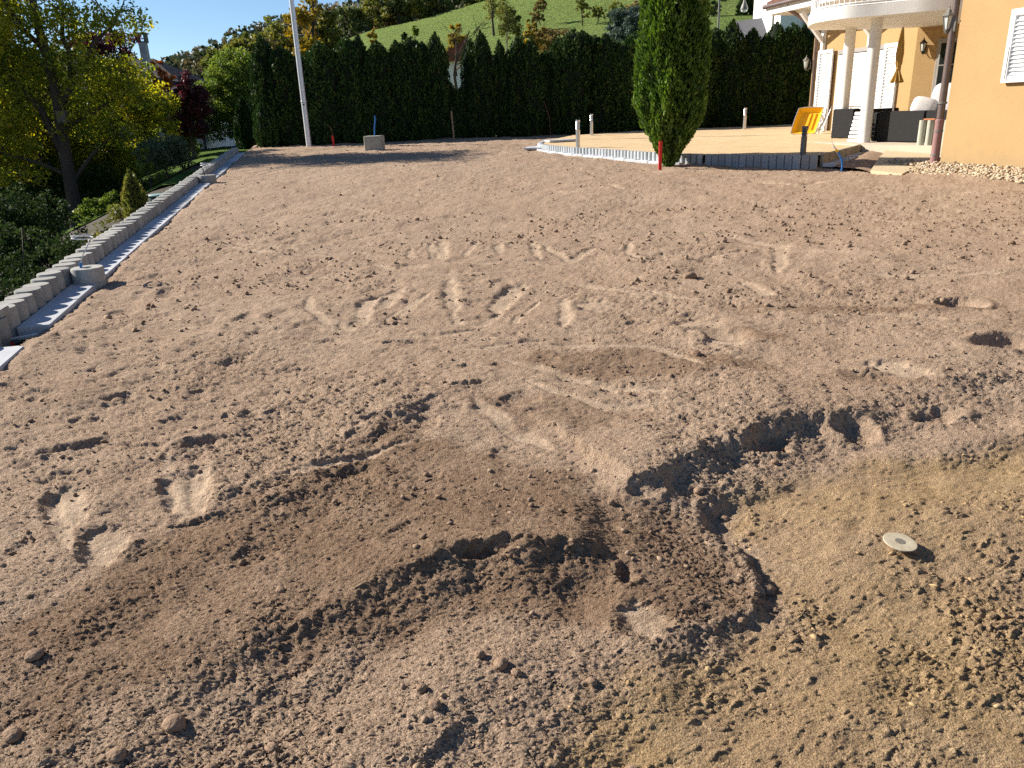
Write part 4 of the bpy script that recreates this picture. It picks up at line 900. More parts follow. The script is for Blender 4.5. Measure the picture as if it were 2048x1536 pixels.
# window with shutter on the near wall
def on_w(C, Ad, t_, z, out): p = C + Ad * t_ - B * out; return Vector((p.x, p.y, z))
def shutter(C, Ad, t0_, t1_, z0_, z1_, out=.02, th=.045, slats=True, fr=.09, pitch=.055):
    w_ = abs(t1_ - t0_); tm = (t0_ + t1_) / 2; zm = (z0_ + z1_) / 2; o_ = out + th / 2
    mb = MB(); dirv = Ad.normalized(); nrm = B * th
    sh = part('shutter', mb.cbox(on_w(C, Ad, tm, z1_ - fr / 2, o_), dirv * w_, nrm, (0, 0, fr), .005).cbox(on_w(C, Ad, tm, z0_ + fr / 2, o_), dirv * w_, nrm, (0, 0, fr), .005)
              .cbox(on_w(C, Ad, min(t0_, t1_) + fr / 2, zm, o_), dirv * fr, nrm * 1.01, (0, 0, z1_ - z0_), .005).cbox(on_w(C, Ad, max(t0_, t1_) - fr / 2, zm, o_), dirv * fr, nrm * 1.01, (0, 0, z1_ - z0_), .005)
              .obox(on_w(C, Ad, tm, zm, out + .008), dirv * (w_ - fr), B * .008, (0, 0, z1_ - z0_ - fr)), shutter_mat, house)
    z = z0_ + fr + pitch * .5
    off = wloc(house)
    while z < z1_ - fr - pitch * .3:
        c_ = on_w(C, Ad, tm, z, o_); part('slat', MB().obox(c_, dirv * (w_ - 2 * fr), B * .030 - Vector((0, 0, -.026)), Vector((0, 0, .007)) + B * .004), shutter_mat, sh); z += pitch
    return sh
sh = shutter(C1, -A, 1.0, 1.62, 1.62, 2.60, .03, .05)
part('shutter_bar', MB().tube([on_w(C1, -A, 1.10, 1.66, .10), on_w(C1, -A, 1.085, 1.70, .10), on_w(C1, -A, 1.085, 2.10, .10)], .007, 6), grey_metal, sh)
shutter(C1, -A, 1.64, 2.26, 1.62, 2.60, .03, .05)
# door-height window with roller blind and shutters on the terrace wall
shutter(C2, A, 2.92, 3.55, .66, 2.76, .06, .05, pitch=.075)
shutter(C2, A, .46, .98, .66, 2.72, .03, .05, pitch=.075)
part('blind_box', MB().cbox(on_w(C2, A, 1.89, 2.66, .02), A * 1.78, B * .05, (0, 0, .10), .006), frame_mat, house)
bl = part('roller_blind', MB().obox(on_w(C2, A, 1.89, 1.62, .012), A * 1.76, B * .012, (0, 0, 1.96)), frame_mat, house)
z = .70
while z < 2.58:
    part('slat', MB().cbox(on_w(C2, A, 1.89, z, .03), A * 1.74, B * .022 + Vector((0, 0, .004)), (0, 0, .076), .006), shutter_mat, bl); z += .088
# diagonal wall: door and lantern
def on_d(s_, z, out): p = C2 + DG * s_ + DGn * out; return Vector((p.x, p.y, z))
part('door_frame', MB().cbox(on_d(.97, 1.66, .0), DG * .98, DGn * .06, (0, 0, 2.1), .01), frame_mat, house)
dr = part('door', MB().cbox(on_d(.97, 1.66, .022), DG * .86, DGn * .04, (0, 0, 1.98), .01), frame_mat, house)
for z_ in (.95, 1.40, 1.895, 2.38): part('pane', MB().obox(on_d(.97, z_, .045), DG * .80, DGn * .006, (0, 0, .455)), pane_mat, dr)
def lantern(c, nrm, mat, s_=1.):
    """six-sided wall lantern, c = centre of glass body, nrm points away from the wall"""
    c = Vector(c); nrm = Vector(nrm).normalized(); cc = c + nrm * .13 * s_
    body = part('wall_lantern', MB().lathe(cc, [(.045 * s_, -.12 * s_), (.03 * s_, -.105 * s_), (.075 * s_, .105 * s_)][:1] + [(.05 * s_, -.115 * s_), (.052 * s_, -.10 * s_)], 6), mat, house)
    part('roof', MB().lathe(cc, [(.115 * s_, .10 * s_), (.118 * s_, .112 * s_), (.06 * s_, .16 * s_), (.022 * s_, .205 * s_), (.012 * s_, .225 * s_), (.015 * s_, .25 * s_), (.0, .262 * s_)], 6), mat, body)
    part('glass', MB().lathe(cc, [(.046 * s_, -.10 * s_), (.086 * s_, .10 * s_)], 6), glass, body)
    for k in range(6):
        a_ = 2 * math.pi * k / 6; part('bar', MB().tube([cc + Vector((math.cos(a_) * .049, math.sin(a_) * .049, -.10)) * s_, cc + Vector((math.cos(a_) * .09, math.sin(a_) * .09, .10)) * s_], .008 * s_, 5), mat, body)
    part('finial', MB().lathe(cc, [(.05 * s_, -.115 * s_), (.03 * s_, -.15 * s_), (.012 * s_, -.175 * s_), (.0, -.19 * s_)], 8), mat, body)
    part('arm', MB().tube([cc + Vector((0, 0, -.13 * s_)), c + nrm * .06 * s_ + Vector((0, 0, -.19 * s_)), c + Vector((0, 0, -.10 * s_))], .014 * s_, 6).cbox(c + Vector((0, 0, -.04 * s_)), Vector((0, 0, 1)).cross(nrm) * .07 * s_, nrm * .03, (0, 0, .22 * s_), .005), mat, body)
lantern(on_d(.20, 2.55, .01), DGn, black_metal, .82)
lantern(C1 + A * .04 + Vector((0, 0, 2.55)) - B * .02 + A * .02, (A - B * .5), grey_metal, .92)
lantern(FAR + A * .02 + Vector((0, 0, 2.45)) - B * .05, (A * .6 - B), grey_metal, .9)
# downpipes
pc = C1 + A * .11 - B * .015
part('downpipe', MB().tube([(pc.x, pc.y, 1.05), (pc.x, pc.y, 5.2)], .054, 16), pipe_brown, house, 40)
dp = part('downpipe', MB().tube([(pc.x, pc.y, .30), (pc.x, pc.y, 1.10)], .066, 16), pipe_red, house, 40)
part('collar', MB().lathe((pc.x, pc.y, 1.06), [(.060, 0), (.069, .01), (.069, .05), (.060, .06)], 16), pipe_red, dp, 40)
for z_ in (.55, .92, 1.35): part('clamp', MB().lathe((pc.x, pc.y, z_), [(.062, 0), (.071, .004), (.071, .03), (.062, .034)], 16), grey_metal, dp, 40)
pf_ = C2 + A * 3.72 - B * .07
eave0 = C2 + A * 4.75 - B * 1.0
part('downpipe', MB().tube([(pf_.x, pf_.y, .6), (pf_.x, pf_.y, 3.25), ((pf_ - B * .1 + A * .05).x, (pf_ - B * .1 + A * .05).y, 3.42), ((pf_ - B * .85 + A * .1).x, (pf_ - B * .85 + A * .1).y, 3.82), ((pf_ - B * .9 + A * .1).x, (pf_ - B * .9 + A * .1).y, 3.98)], .048, 12), pipe_brown, house, 40)
# roof over the terrace wing: gutter, soffit, tiles, brackets
ez = 4.02
r_a = C2 + A * 4.85 - B * 1.0; r_b = C2 + A * 1.0 - B * 1.0
def roof_pt(p, k): q = p + B * k; return Vector((q.x, q.y, ez + .03 + .42 * k))
mb = MB(); a_, b_, c_, d_ = roof_pt(r_a, 0), roof_pt(r_b - A * 3, 0), roof_pt(r_b - A * 3, 6), roof_pt(r_a, 6); hz = Vector((0, 0, .09))
mb._add([a_, b_, c_, d_, a_ + hz, b_ + hz, c_ + hz, d_ + hz], [(0, 1, 2, 3), (7, 6, 5, 4), (0, 4, 5, 1), (1, 5, 6, 2), (2, 6, 7, 3), (3, 7, 4, 0)])
rf = part('roof', mb, roof_tile, house)
part('soffit', MB().prism([((r_a + B * .03).x, (r_a + B * .03).y), ((r_b - A * 3 + B * .03).x, (r_b - A * 3 + B * .03).y), ((r_b - A * 3 + B * 1.1).x, (r_b - A * 3 + B * 1.1).y), ((r_a + B * 1.1).x, (r_a + B * 1.1).y)], 3.80, 3.84), white_paint, rf)
part('fascia', MB().cbox((r_a + r_b) / 2 - A * 1.5 + B * .02 + Vector((0, 0, 3.90)), A * 6.8, B * .03, (0, 0, .20), .004), white_paint, rf)
part('bargeboard', MB().obox(r_a + B * 3 + A * .0 + Vector((0, 0, 3.90 + .42 * 3)), B * 6 + Vector((0, 0, .42 * 6)), A * .03, (0, 0, .22)), white_paint, rf)
part('gutter', MB().tube([r_a - B * .05 + A * .05 + Vector((0, 0, ez)), r_b - A * 3 - B * .05 + Vector((0, 0, ez))], .062, 10), pipe_brown, rf, 40)
for t_ in (3.45, 1.55):
    w0 = on_w(C2, A, t_, 2.82, 0); 
    br = part('roof_bracket', MB().cbox(on_w(C2, A, t_, 3.20, .05), A * .11, B * .10, (0, 0, 1.0), .008), white_paint, house)
    part('strut', MB().obox(on_w(C2, A, t_, 3.34, .42), A * .11, -B * .76 + Vector((0, 0, .76)), B * .07 + Vector((0, 0, .07))), white_paint, br)
# main roof over the near wing
m0 = C1 + A * .8 - B * .95; m1 = C1 - A * 12.5 - B * .95
mb = MB(); q = [m0 + Vector((0, 0, 5.5)), m1 + Vector((0, 0, 5.5)), m1 + B * 6 + Vector((0, 0, 8.2)), m0 + B * 6 + Vector((0, 0, 8.2))]; hz = Vector((0, 0, .12))
mb._add(q + [p_ + hz for p_ in q], [(0, 1, 2, 3), (7, 6, 5, 4), (0, 4, 5, 1), (1, 5, 6, 2), (2, 6, 7, 3), (3, 7, 4, 0)]); part('roof', mb, roof_tile, house)
# balcony
OUT = [(7.30, 19.25), (6.85, 18.55), (6.63, 17.85), (6.58, 17.44), (6.63, 17.18), (6.74, 16.95), (6.98, 16.68), (7.42, 16.41), (7.75, 16.19), (8.10, 15.96), (8.61, 15.72), (9.2, 15.5), (9.9, 15.35)]
def smooth_line(P_, k=5):
    out = []
    for i in range(len(P_) - 1):
        p0, p1, p2, p3 = [Vector((*P_[min(max(j, 0), len(P_) - 1)], 0)) for j in (i - 1, i, i + 1, i + 2)]
        for q in range(k):
            t_ = q / k; v_ = .5 * ((2 * p1) + (p2 - p0) * t_ + (2 * p0 - 5 * p1 + 4 * p2 - p3) * t_ * t_ + (3 * p1 - p0 - 3 * p2 + p3) * t_ ** 3); out.append((v_.x, v_.y))
    return out + [P_[-1]]
OUT = smooth_line(OUT)
BAL = OUT + [(10.6, 13.92), (12.4, 14.4), (12.2, 17.5), (9.95, 19.6), (9.0, 19.62)]
bal = part('balcony', MB().prism(BAL, 2.99, 3.19), white_render, house, 30)
rail_pts = [Vector((x_, y_, 0)) for x_, y_ in OUT]
def inset(pts, k):
    c_ = Vector((9.3, 17.4, 0)); return [p_ + (c_ - p_).normalized() * k for p_ in pts]
ip = inset(rail_pts, .05)
part('railing', MB().tube([p_ + Vector((0, 0, 3.26)) for p_ in ip], .018, 8).tube([p_ + Vector((0, 0, 4.05)) for p_ in ip], .025, 8), white_paint, bal, 60)
for q, d in walk([(p_.x, p_.y) for p_ in ip], .11):
    part('baluster', MB().tube([(q.x, q.y, 3.185), (q.x, q.y, 4.05)], .012, 6), white_paint, bal)
part('balcony_curb', MB().tube([p_ + Vector((0, 0, 3.20)) for p_ in inset(rail_pts, .035)], .03, 6), white_render, bal)
for x_, y_ in ((7.64, 16.94), (8.02, 19.05)):
    part('column', MB().lathe((x_, y_, .55), [(.135, 0), (.135, .03), (.125, .05), (.115, 2.40), (.125, 2.43), (.125, 2.445)], 28), white_render, house, 40)
# patio floor and step
PAT = [(7.25, 16.15), (8.02, 14.80), (8.4, 14.2), (12.3, 15.2), (12.4, 17.5), (9.84, 19.63), (8.86, 23.42), (8.3, 23.3), (7.2, 20.6), (6.9, 18.3), (7.0, 17.0)]
patio_mat = M('patio_stone', (.55, .47, .36), .85, .08, 3, .001, 120)
tag(link('patio', MB().prism(PAT, .2, .602).mesh('patio')), kind='structure').data.materials.append(patio_mat)
path_mat = M('path_concrete', (.55, .44, .28), .9, .06, 2, .001, 120)
tag(link('path', MB().prism(PATH, .1, lambda p: .345 + .048 * max(0, p[1] - 12.4)).mesh('path')), kind='structure').data.materials.append(path_mat)
# mound of soil between path and terrace
mm = np.linspace(0, 1, 50); MU, MV = np.meshgrid(mm, mm)
c00, c10, c01, c11 = np.array((5.75, 14.0)), np.array((6.05, 12.95)), np.array((7.2, 16.05)), np.array((7.6, 15.75))
PX = (c00[None, None] * ((1 - MU) * (1 - MV))[..., None] + c10 * (MU * (1 - MV))[..., None] + c01 * ((1 - MU) * MV)[..., None] + c11 * (MU * MV)[..., None])
MZ = .36 + .045 * (PX[..., 1] - 13) + .05 * np.sin(MU * math.pi) + .03 * fbm(PX[..., 0] * 3, PX[..., 1] * 3, 470, 4) - .05
mi = np.arange(MZ.size).reshape(MZ.shape); MF = np.stack([mi[:-1, :-1], mi[:-1, 1:], mi[1:, 1:], mi[1:, :-1]], -1).reshape(-1, 4)
zz_ = np.zeros(MZ.size); tag(link('soil_bed', fast_mesh('soil_bed', np.concatenate([PX, MZ[..., None]], -1).reshape(-1, 3), MF, soil_mat, {'clay': ('POINT', zz_), 'pressed': ('POINT', zz_), 'moist': ('POINT', zz_ + .2)}, True)), kind='structure')
# pebbles along the wall
rng = np.random.default_rng(480); ico_v = np.array([(0, 0, 1), (.894, 0, .447), (.276, .851, .447), (-.724, .526, .447), (-.724, -.526, .447), (.276, -.851, .447), (.724, .526, -.447), (-.276, .851, -.447), (-.894, 0, -.447), (-.276, -.851, -.447), (.724, -.526, -.447), (0, 0, -1)])
ico_f = np.array([(0, 1, 2), (0, 2, 3), (0, 3, 4), (0, 4, 5), (0, 5, 1), (1, 6, 2), (2, 7, 3), (3, 8, 4), (4, 9, 5), (5, 10, 1), (6, 7, 2), (7, 8, 3), (8, 9, 4), (9, 10, 5), (10, 6, 1), (11, 7, 6), (11, 8, 7), (11, 9, 8), (11, 10, 9), (11, 6, 10)])
def subdiv(v, f):
    v = list(map(tuple, v)); cache = {}; nf = []
    def mp(a, b):
        k = (min(a, b), max(a, b))
        if k not in cache:
            q = (np.array(v[a]) + np.array(v[b])) / 2; v.append(tuple(q / np.linalg.norm(q))); cache[k] = len(v) - 1
        return cache[k]
    for a, b, c_ in f:
        x, y, z = mp(a, b), mp(b, c_), mp(c_, a); nf += [(a, x, z), (x, b, y), (z, y, c_), (x, y, z)]
    return np.array(v), np.array(nf)
ico2_v, ico2_f = subdiv(ico_v, ico_f); ico3_v, ico3_f = subdiv(ico2_v, ico2_f)
def stones(pts, sizes, rng, base=(ico_v, ico_f), squash=.7, jit=.18):
    bv, bf = base; nV = len(bv); Vs, Fs, Rn = [], [], []
    for i, (p, s_) in enumerate(zip(pts, sizes)):
        q = bv * (1 + rng.normal(size=(nV, 1)) * jit) * np.array([rng.uniform(.8, 1.3), rng.uniform(.8, 1.3), squash * rng.uniform(.8, 1.2)])
        a = rng.uniform(0, 6.28); ca, sa = math.cos(a), math.sin(a); q = np.stack([q[:, 0] * ca - q[:, 1] * sa, q[:, 0] * sa + q[:, 1] * ca, q[:, 2]], 1)
        Vs.append(q * s_ + p); Fs.append(bf + i * nV); Rn.append(np.full(len(bf), rng.random()))
    return np.concatenate(Vs), np.concatenate(Fs), np.concatenate(Rn)
pts = []; sz = []
while len(pts) < 2800:
    t_ = rng.uniform(-6, 1.0); w_ = (rng.random() ** .8) * (.78 - .05 * abs(t_ + .5)); p_ = C1 + A * t_ - B * w_
    if t_ > 0.05 and w_ < .35 and False: continue
    if t_ > .1 and w_ > .30: continue
    h_ = .45 - .17 * w_ + .02 * rng.random() - (.02 * max(0, -t_ - 2))
    pts.append((p_.x, p_.y, h_)); sz.append(rng.uniform(.013, .032))
v, f, r_ = stones(np.array(pts), sz, rng)
peb = LEAF('pebble_stone', [(.36, .27, .16), (.48, .38, .24), (.55, .44, .30), (.42, .35, .27), (.40, .25, .16)], 0., .85, .2)
tag(link('pebbles', fast_mesh('pebbles', v, f, peb, {'rnd': ('FACE', r_)}, False)), 'cream pebbles banked along the foot of the yellow wall', 'pebbles', kind='stuff')

# ------------------------------------------------------------------ furniture and clutter on the patio
def wbox(name, c, ax, ay, h_, parent, mat=None, b=.02): return part(name, MB().cbox(c, ax, ay, (0, 0, h_), b), mat or wicker, parent)
FZ0 = .602
s0 = Vector((7.88, 16.95, 0)); sdv = Vector((.40, -.916, 0)).normalized(); sn = Vector((.916, .40, 0)).normalized()
t = thing('garden_sofa', (s0.x, s0.y, FZ0), 'black wicker garden sofa with its back to the soil', 'sofa')
for k_, (a_, b_) in enumerate(((0, 1.12), (1.14, 2.2))):
    c_ = s0 + sdv * (a_ + b_) / 2
    wbox('backrest', c_ + sn * .07 + Vector((0, 0, FZ0 + .31)), sdv * (b_ - a_), sn * .14, .60, t)
    wbox('seat', c_ + sn * .45 + Vector((0, 0, FZ0 + .17)), sdv * (b_ - a_), sn * .62, .32, t)
    wbox('seat_cushion', c_ + sn * .45 + Vector((0, 0, FZ0 + .38)), sdv * (b_ - a_ - .04), sn * .60, .1, t, cushion, .03)
wbox('armrest', s0 - sdv * .07 + sn * .40 + Vector((0, 0, FZ0 + .30)), sdv * .12, sn * .80, .58, t)
s1 = Vector((7.93, 18.82, 0))
t = thing('garden_sofa', (s1.x, s1.y, FZ0), 'black wicker corner sofa behind the white columns', 'sofa')
wbox('armrest', s1 + Vector((.12, .1, FZ0 + .335)), (.20, .10, 0), (-.26, .55, 0), .66, t)
wbox('backrest', s1 + Vector((.95, .62, FZ0 + .32)), (1.35, .30, 0), (-.05, .16, 0), .63, t)
wbox('seat', s1 + Vector((1.05, .22, FZ0 + .17)), (1.3, .30, 0), (.14, -.6, 0), .33, t)
wbox('frame', s1 + Vector((.36, -.20, FZ0 + .50)), (.05, .012, 0), (-.01, .05, 0), .30, t, steel)
wbox('frame', s1 + Vector((.62, -.14, FZ0 + .36)), (.55, .13, 0), (-.01, .05, 0), .03, t, steel)
def pillow(loc, size, rot, mat, label, group=None):
    v, f = ico3_v.copy(), ico3_f
    q = np.sign(v) * np.abs(v) ** np.array([.55, .55, .9]); q = q * np.array(size) * .5
    q[:, 2] *= 1 - .35 * np.clip(np.abs(q[:, 0] / size[0] * 2) ** 4 + np.abs(q[:, 1] / size[1] * 2) ** 4, 0, 1)
    me = fast_mesh('cushion', q, f, mat, None, True); o = link('cushion', me, None, loc); o.rotation_euler = rot
    return tag(o, label, 'cushion', group)
pc_ = s0 + sdv * .88 + sn * .24
pillow((pc_.x, pc_.y, FZ0 + .68), (.46, .40, .15), (R(60), R(14), R(-30)), cushion_w, 'white cushion in the sun leaning over the sofa back')
pc_ = s0 + sdv * 1.12 + sn * .55
pillow((pc_.x, pc_.y, FZ0 + .80), (.60, .66, .20), (R(76), 0, R(-50)), cushion, 'grey cushion standing on the sofa below the door window', None)
pc_ = s0 + sdv * 1.45 + sn * .42
pillow((pc_.x, pc_.y, FZ0 + .78), (.60, .66, .20), (R(76), 0, R(-50)), cushion, 'grey cushion at the sofa end beside the downpipe', None)
# white slatted panel leaning at the column
pb = Vector((7.48, 17.08, FZ0)); pd = Vector((.10, .14, .62)); pw = Vector((.12, -.32, 0))
t = thing('folded_slat_mat', pb, 'white slatted panel leaning on the front column', 'panel')
for k in range(8):
    part('slat', MB().cbox(pb + pd * ((k + .5) / 8) + Vector((0, 0, 0)), pw * (1 - .07 * k), Vector((.03, .01, 0)), pd * .095, .010), white_paint, t)
# spare palisades on the patio edge
gm_ = MB(); pr_ = []
for k in range(28):
    a_ = 2 * math.pi * k / 28; rr = .062 * (1 + .03 * math.cos(a_ * 7)); pr_.append((rr * math.cos(a_), rr * math.sin(a_)))
gm_.prism(pr_, 0, .45); gme = gm_.mesh('spare_palisade', (0, 0, 0), 35); gme.materials.append(granite if False else M('spare_palisade', (.40, .40, .33), .9, .1, 10, .0015, 120))
for k in range(5):
    c_ = Vector((7.95, 15.22, 0)) + Vector((.42, -.62, 0)).normalized() * .135 * k * 1.12; o = link('spare_palisade', gme, None, (c_.x, c_.y, FZ0)); o.rotation_euler = (0, 0, k * 1.3)
    tag(o, 'spare fluted concrete palisade standing in the row at the patio edge', 'palisade', 'spare palisades on the patio')
c_ = Vector((7.95, 15.22, 0)) + Vector((.42, -.62, 0)).normalized() * .135 * 1.05
solo('brick_piece', MB().cbox((c_.x - .02, c_.y, FZ0 + .465), (.12, -.17, 0), (.05, .035, 0), (0, 0, .028), .004), terracotta, (c_.x, c_.y, FZ0 + .45), 'broken terracotta piece lying on the spare palisades', 'brick')
# closed parasol
u0_ = Vector((9.13, 18.9, 0)); t = thing('parasol', (u0_.x, u0_.y, FZ0), 'closed ochre parasol tied with a band before the shutters', 'parasol')
part('pole', MB().tube([(u0_.x, u0_.y, FZ0), (u0_.x, u0_.y, 2.96)], .02, 10), steel, t, 40)
mb = MB(); nfo = 40; prof = [(1.80, .15), (1.86, .125), (1.98, .075), (2.07, .045), (2.11, .045), (2.2, .075), (2.4, .085), (2.65, .065), (2.85, .035), (2.96, .02)]
vs = []; fs = []
for z_, r1 in prof:
    for k in range(nfo):
        a_ = 2 * math.pi * k / nfo; rr = r1 * .82 * (1 + .30 * math.cos(a_ * 8 + z_ * 3)); vs.append((u0_.x + rr * math.cos(a_), u0_.y + rr * math.sin(a_), z_ + (.02 * math.cos(a_ * 8) if z_ < 1.82 else 0)))
for i in range(len(prof) - 1):
    for k in range(nfo): fs.append((i * nfo + k, i * nfo + (k + 1) % nfo, (i + 1) * nfo + (k + 1) % nfo, (i + 1) * nfo + k))
mb._add(vs, fs); part('canopy', mb, yellow_cloth, t, 60)
part('tie_band', MB().lathe((u0_.x, u0_.y, 2.09), [(.052, -.014), (.058, -.01), (.058, .01), (.052, .014)], 16), yellow_cloth, t, 40)
part('base', MB().lathe((u0_.x, u0_.y, FZ0), [(.22, 0), (.22, .04), (.05, .07), (.03, .2)], 20), concrete, t, 40)
# yellow tray on its frame
yb = Vector((8.05, 21.3, 0)); z0 = .61
t = thing('wheelbarrow', (yb.x, yb.y, z0), 'yellow plastic wheelbarrow tipped up on its end beside the terrace', 'wheelbarrow')
ex = Vector((.78, -.62, 0)).normalized(); ey = Vector((.30, .12, .93)).normalized(); en = ex.cross(ey).normalized()
c0 = yb + Vector((0, 0, z0 + .36))
mb = MB(); wT, hT, dT = .31, .32, .08
rim = [(-1, -1), (-.6, -1.06), (.6, -1.06), (1, -1), (1.04, 0), (1, 1), (.5, 1.06), (-.5, 1.06), (-1, 1), (-1.04, 0)]
vo = [c0 + ex * (a_ * wT) + ey * (b_ * hT) + en * .03 for a_, b_ in rim]; vi = [c0 + ex * (a_ * wT * .72) + ey * (b_ * hT * .74) - en * dT for a_, b_ in rim]
vo2 = [p_ + (p_ - c0).normalized() * .012 for p_ in vo]; vi2 = [p_ - en * .012 for p_ in vi]
nn = len(rim); mb._add(vo + vi + vo2 + vi2, [(i, (i + 1) % nn, nn + (i + 1) % nn, nn + i) for i in range(nn)] + [tuple(range(nn, 2 * nn))] + [(2 * nn + i, 3 * nn + i, 3 * nn + (i + 1) % nn, 2 * nn + (i + 1) % nn) for i in range(nn)] + [tuple(range(4 * nn - 1, 3 * nn - 1, -1))] + [(i, 2 * nn + i, 2 * nn + (i + 1) % nn, (i + 1) % nn) for i in range(nn)])
part('tray', mb, yellow_plastic, t)
for q_ in (-.12, .02, .14): part('rib', MB().obox(c0 + ex * q_ - en * (dT - .012), ex * .018, ey * .42, en * .02), yellow_plastic, t)
part('rim', MB().tube(vo2 + [vo2[0]], .012, 6), tool_metal, t, 60)
part('frame', MB().tube([c0 + ex * .38 - ey * .40 + en * .02, c0 + ex * .42 + ey * .1 - en * .05, c0 + ex * .36 + ey * .42], .013, 8).tube([c0 - ex * .30 - ey * .40 + en * .02, c0 + ex * .38 - ey * .40 + en * .02], .013, 8).tube([c0 + ex * .46 - ey * .38, c0 + ex * .50 + ey * .30], .011, 8), tool_metal, t, 60)
wc = c0 + ex * .1 - ey * .30 - en * .28
part('wheel', MB().tube([wc - en * .04, wc + en * .04], .13, 20), black_metal, t, 40)
# white folding frame behind it
fb = Vector((8.45, 21.9, 0)); t = thing('folding_lounger', (fb.x, fb.y, .61), 'white folded garden lounger frame leaning at the left shutter', 'lounger')
fe = Vector((.85, .15, 0)).normalized()
for k, (a_, b_) in enumerate((((0, 0), (.14, .62)), ((.14, .62), (.30, .30)), ((.30, .30), (.06, .02)), ((.34, .02), (.34, .60)))):
    p0 = fb + fe * a_[0] + Vector((0, 0, .63 + a_[1])); p1 = fb + fe * b_[0] + Vector((0, 0, .63 + b_[1]))
    part('leg', MB().cbox((p0 + p1) / 2, p1 - p0, Vector((0, .05, 0)), (p1 - p0).cross(Vector((0, 1, 0))).normalized() * .05, .006), white_paint, t)
for k in range(5): part('slat', MB().cbox(fb + fe * .22 + Vector((0, .06, .72 + .11 * k)), fe * .38, (0, .02, 0), (0, 0, .055), .004), white_paint, t)
# glass-topped table seen behind the sofa
tb = Vector((8.95, 21.0, 0)); t = thing('garden_table', (tb.x, tb.y, .602), 'round metal garden table behind the column', 'table')
part('tabletop', MB().lathe((tb.x, tb.y, 1.28), [(.40, 0), (.41, .012), (.40, .024), (0, .024)], 28), steel, t, 40)
for k in range(3):
    a_ = k * 2.1 + .3; part('leg', MB().tube([(tb.x + .1 * math.cos(a_), tb.y + .1 * math.sin(a_), 1.28), (tb.x + .33 * math.cos(a_), tb.y + .33 * math.sin(a_), .60)], .014, 6), steel, t)
# blue hose out of the soil
hz_ = soil_z(5.75, 13.55)
t = thing('conduit', (5.78, 13.62, hz_), 'blue conduit with bare wires bending out of the soil by the terrace corner', 'conduit')
part('pipe', MB().tube([(5.80, 13.6, hz_ - .05), (5.81, 13.6, hz_ + .08), (5.79, 13.6, hz_ + .18), (5.74, 13.6, hz_ + .27), (5.69, 13.6, hz_ + .33)], .017, 8), blue_pipe, t, 40)
part('tape', MB().tube([(5.705, 13.6, hz_ + .315), (5.665, 13.6, hz_ + .36)], .019, 8), yellow_plastic, t, 40)
part('sleeve', MB().tube([(5.665, 13.6, hz_ + .36), (5.62, 13.6, hz_ + .42)], .014, 8), white_pipe, t, 40)
part('wire', MB().tube([(5.62, 13.6, hz_ + .42), (5.59, 13.6, hz_ + .48), (5.585, 13.6, hz_ + .54)], .004, 5).tube([(5.62, 13.6, hz_ + .42), (5.63, 13.62, hz_ + .5)], .004, 5), steel, t)
# dark bag at the foot of the hedge
# ------------------------------------------------------------------ things lying on the soil
dx_, dy_ = 1.315, 2.30
z0 = soil_z(dx_, dy_) + .02
t = thing('grinding_disc', (dx_, dy_, z0), 'dusty cream cutting disc lying on the ochre clay', 'disc')
mb = MB(); n_ = 48; vs = []; fs = []
for rr, zz in ((.0105, -.002), (.0105, .002), (.018, .003), (.0535, .0018), (.055, 0), (.0535, -.0018), (.018, -.003)):
    for k in range(n_): a_ = 2 * math.pi * k / n_; vs.append((rr * math.cos(a_), rr * math.sin(a_), zz))
for i in range(7):
    for k in range(n_): j = (i + 1) % 7; fs.append((i * n_ + k, i * n_ + (k + 1) % n_, j * n_ + (k + 1) % n_, j * n_ + k))
mb._add(vs, [f_[::-1] for f_ in fs]); o = part('disc', mb, M('dusty_disc', (.40, .33, .22), .85, .1, 45, .0006, 200, col2=(.56, .49, .36)), t, 40, world=False)
o2 = part('hub_ring', MB().lathe((0, 0, 0), [(.0108, .0022), (.0165, .0034), (.0165, .0037), (.0108, .0037)], 32), M('worn_hub', (.34, .31, .25), .5, .1, 30, metal=.6), t, 40, world=False)
t.rotation_euler = (R(5), R(4), 0)
# single larger clods
rng = np.random.default_rng(500)
CLODS = [(.66, 1.93, .013), (1.10, 2.95, .015), (-.9, 1.58, .026), (-1.0, 1.48, .022), (-2.14, 3.93, .04), (-1.41, 1.85, .02), (.80, 2.13, .030), (-1.31, 1.57, .022), (-.63, 1.5, .018), (.36, 2.61, .016), (1.07, 4.25, .03), (1.48, 6.16, .05), (-.76, 2.09, .016), (-.12, 1.76, .017), (-.06, 1.72, .018), (-.02, 1.69, .014), (-.27, 1.64, .015), (-.23, 1.58, .017), (-.76, 1.44, .016), (.25, 1.41, .018), (.18, 1.66, .014), (.72, 2.72, .02), (.80, 2.62, .017), (.86, 2.50, .014)]
clod_mat = M('earth_clod', (.26, .172, .112), .97, .25, 60, .006, 130)
for i, (x, y, s_) in enumerate(CLODS):
    v = ico3_v * (1 + .16 * fbm(ico3_v[:, 0] * 1.3 + i * 7, ico3_v[:, 1] * 1.3 + ico3_v[:, 2] * 2.1, 510 + i, 3))[:, None] * np.array([rng.uniform(.85, 1.25), rng.uniform(.85, 1.2), rng.uniform(.75, 1.05)]) * s_
    v = v * (1 + .10 * fbm(v[:, 0] / s_ * 4 + i, v[:, 1] / s_ * 4 + v[:, 2] / s_ * 3, 540 + i, 2))[:, None] + rng.normal(size=v.shape) * s_ * .05; v[:, 2] *= .8
    o = link('earth_clod', fast_mesh('earth_clod', v, ico3_f, clod_mat, None, True), None, (x, y, soil_z(x, y) + s_ * .25)); o.rotation_euler = (0, 0, rng.uniform(0, 6))
    tag(o, 'rounded brown earth clod lying loose on the soil', 'clod', 'earth clods on the soil')
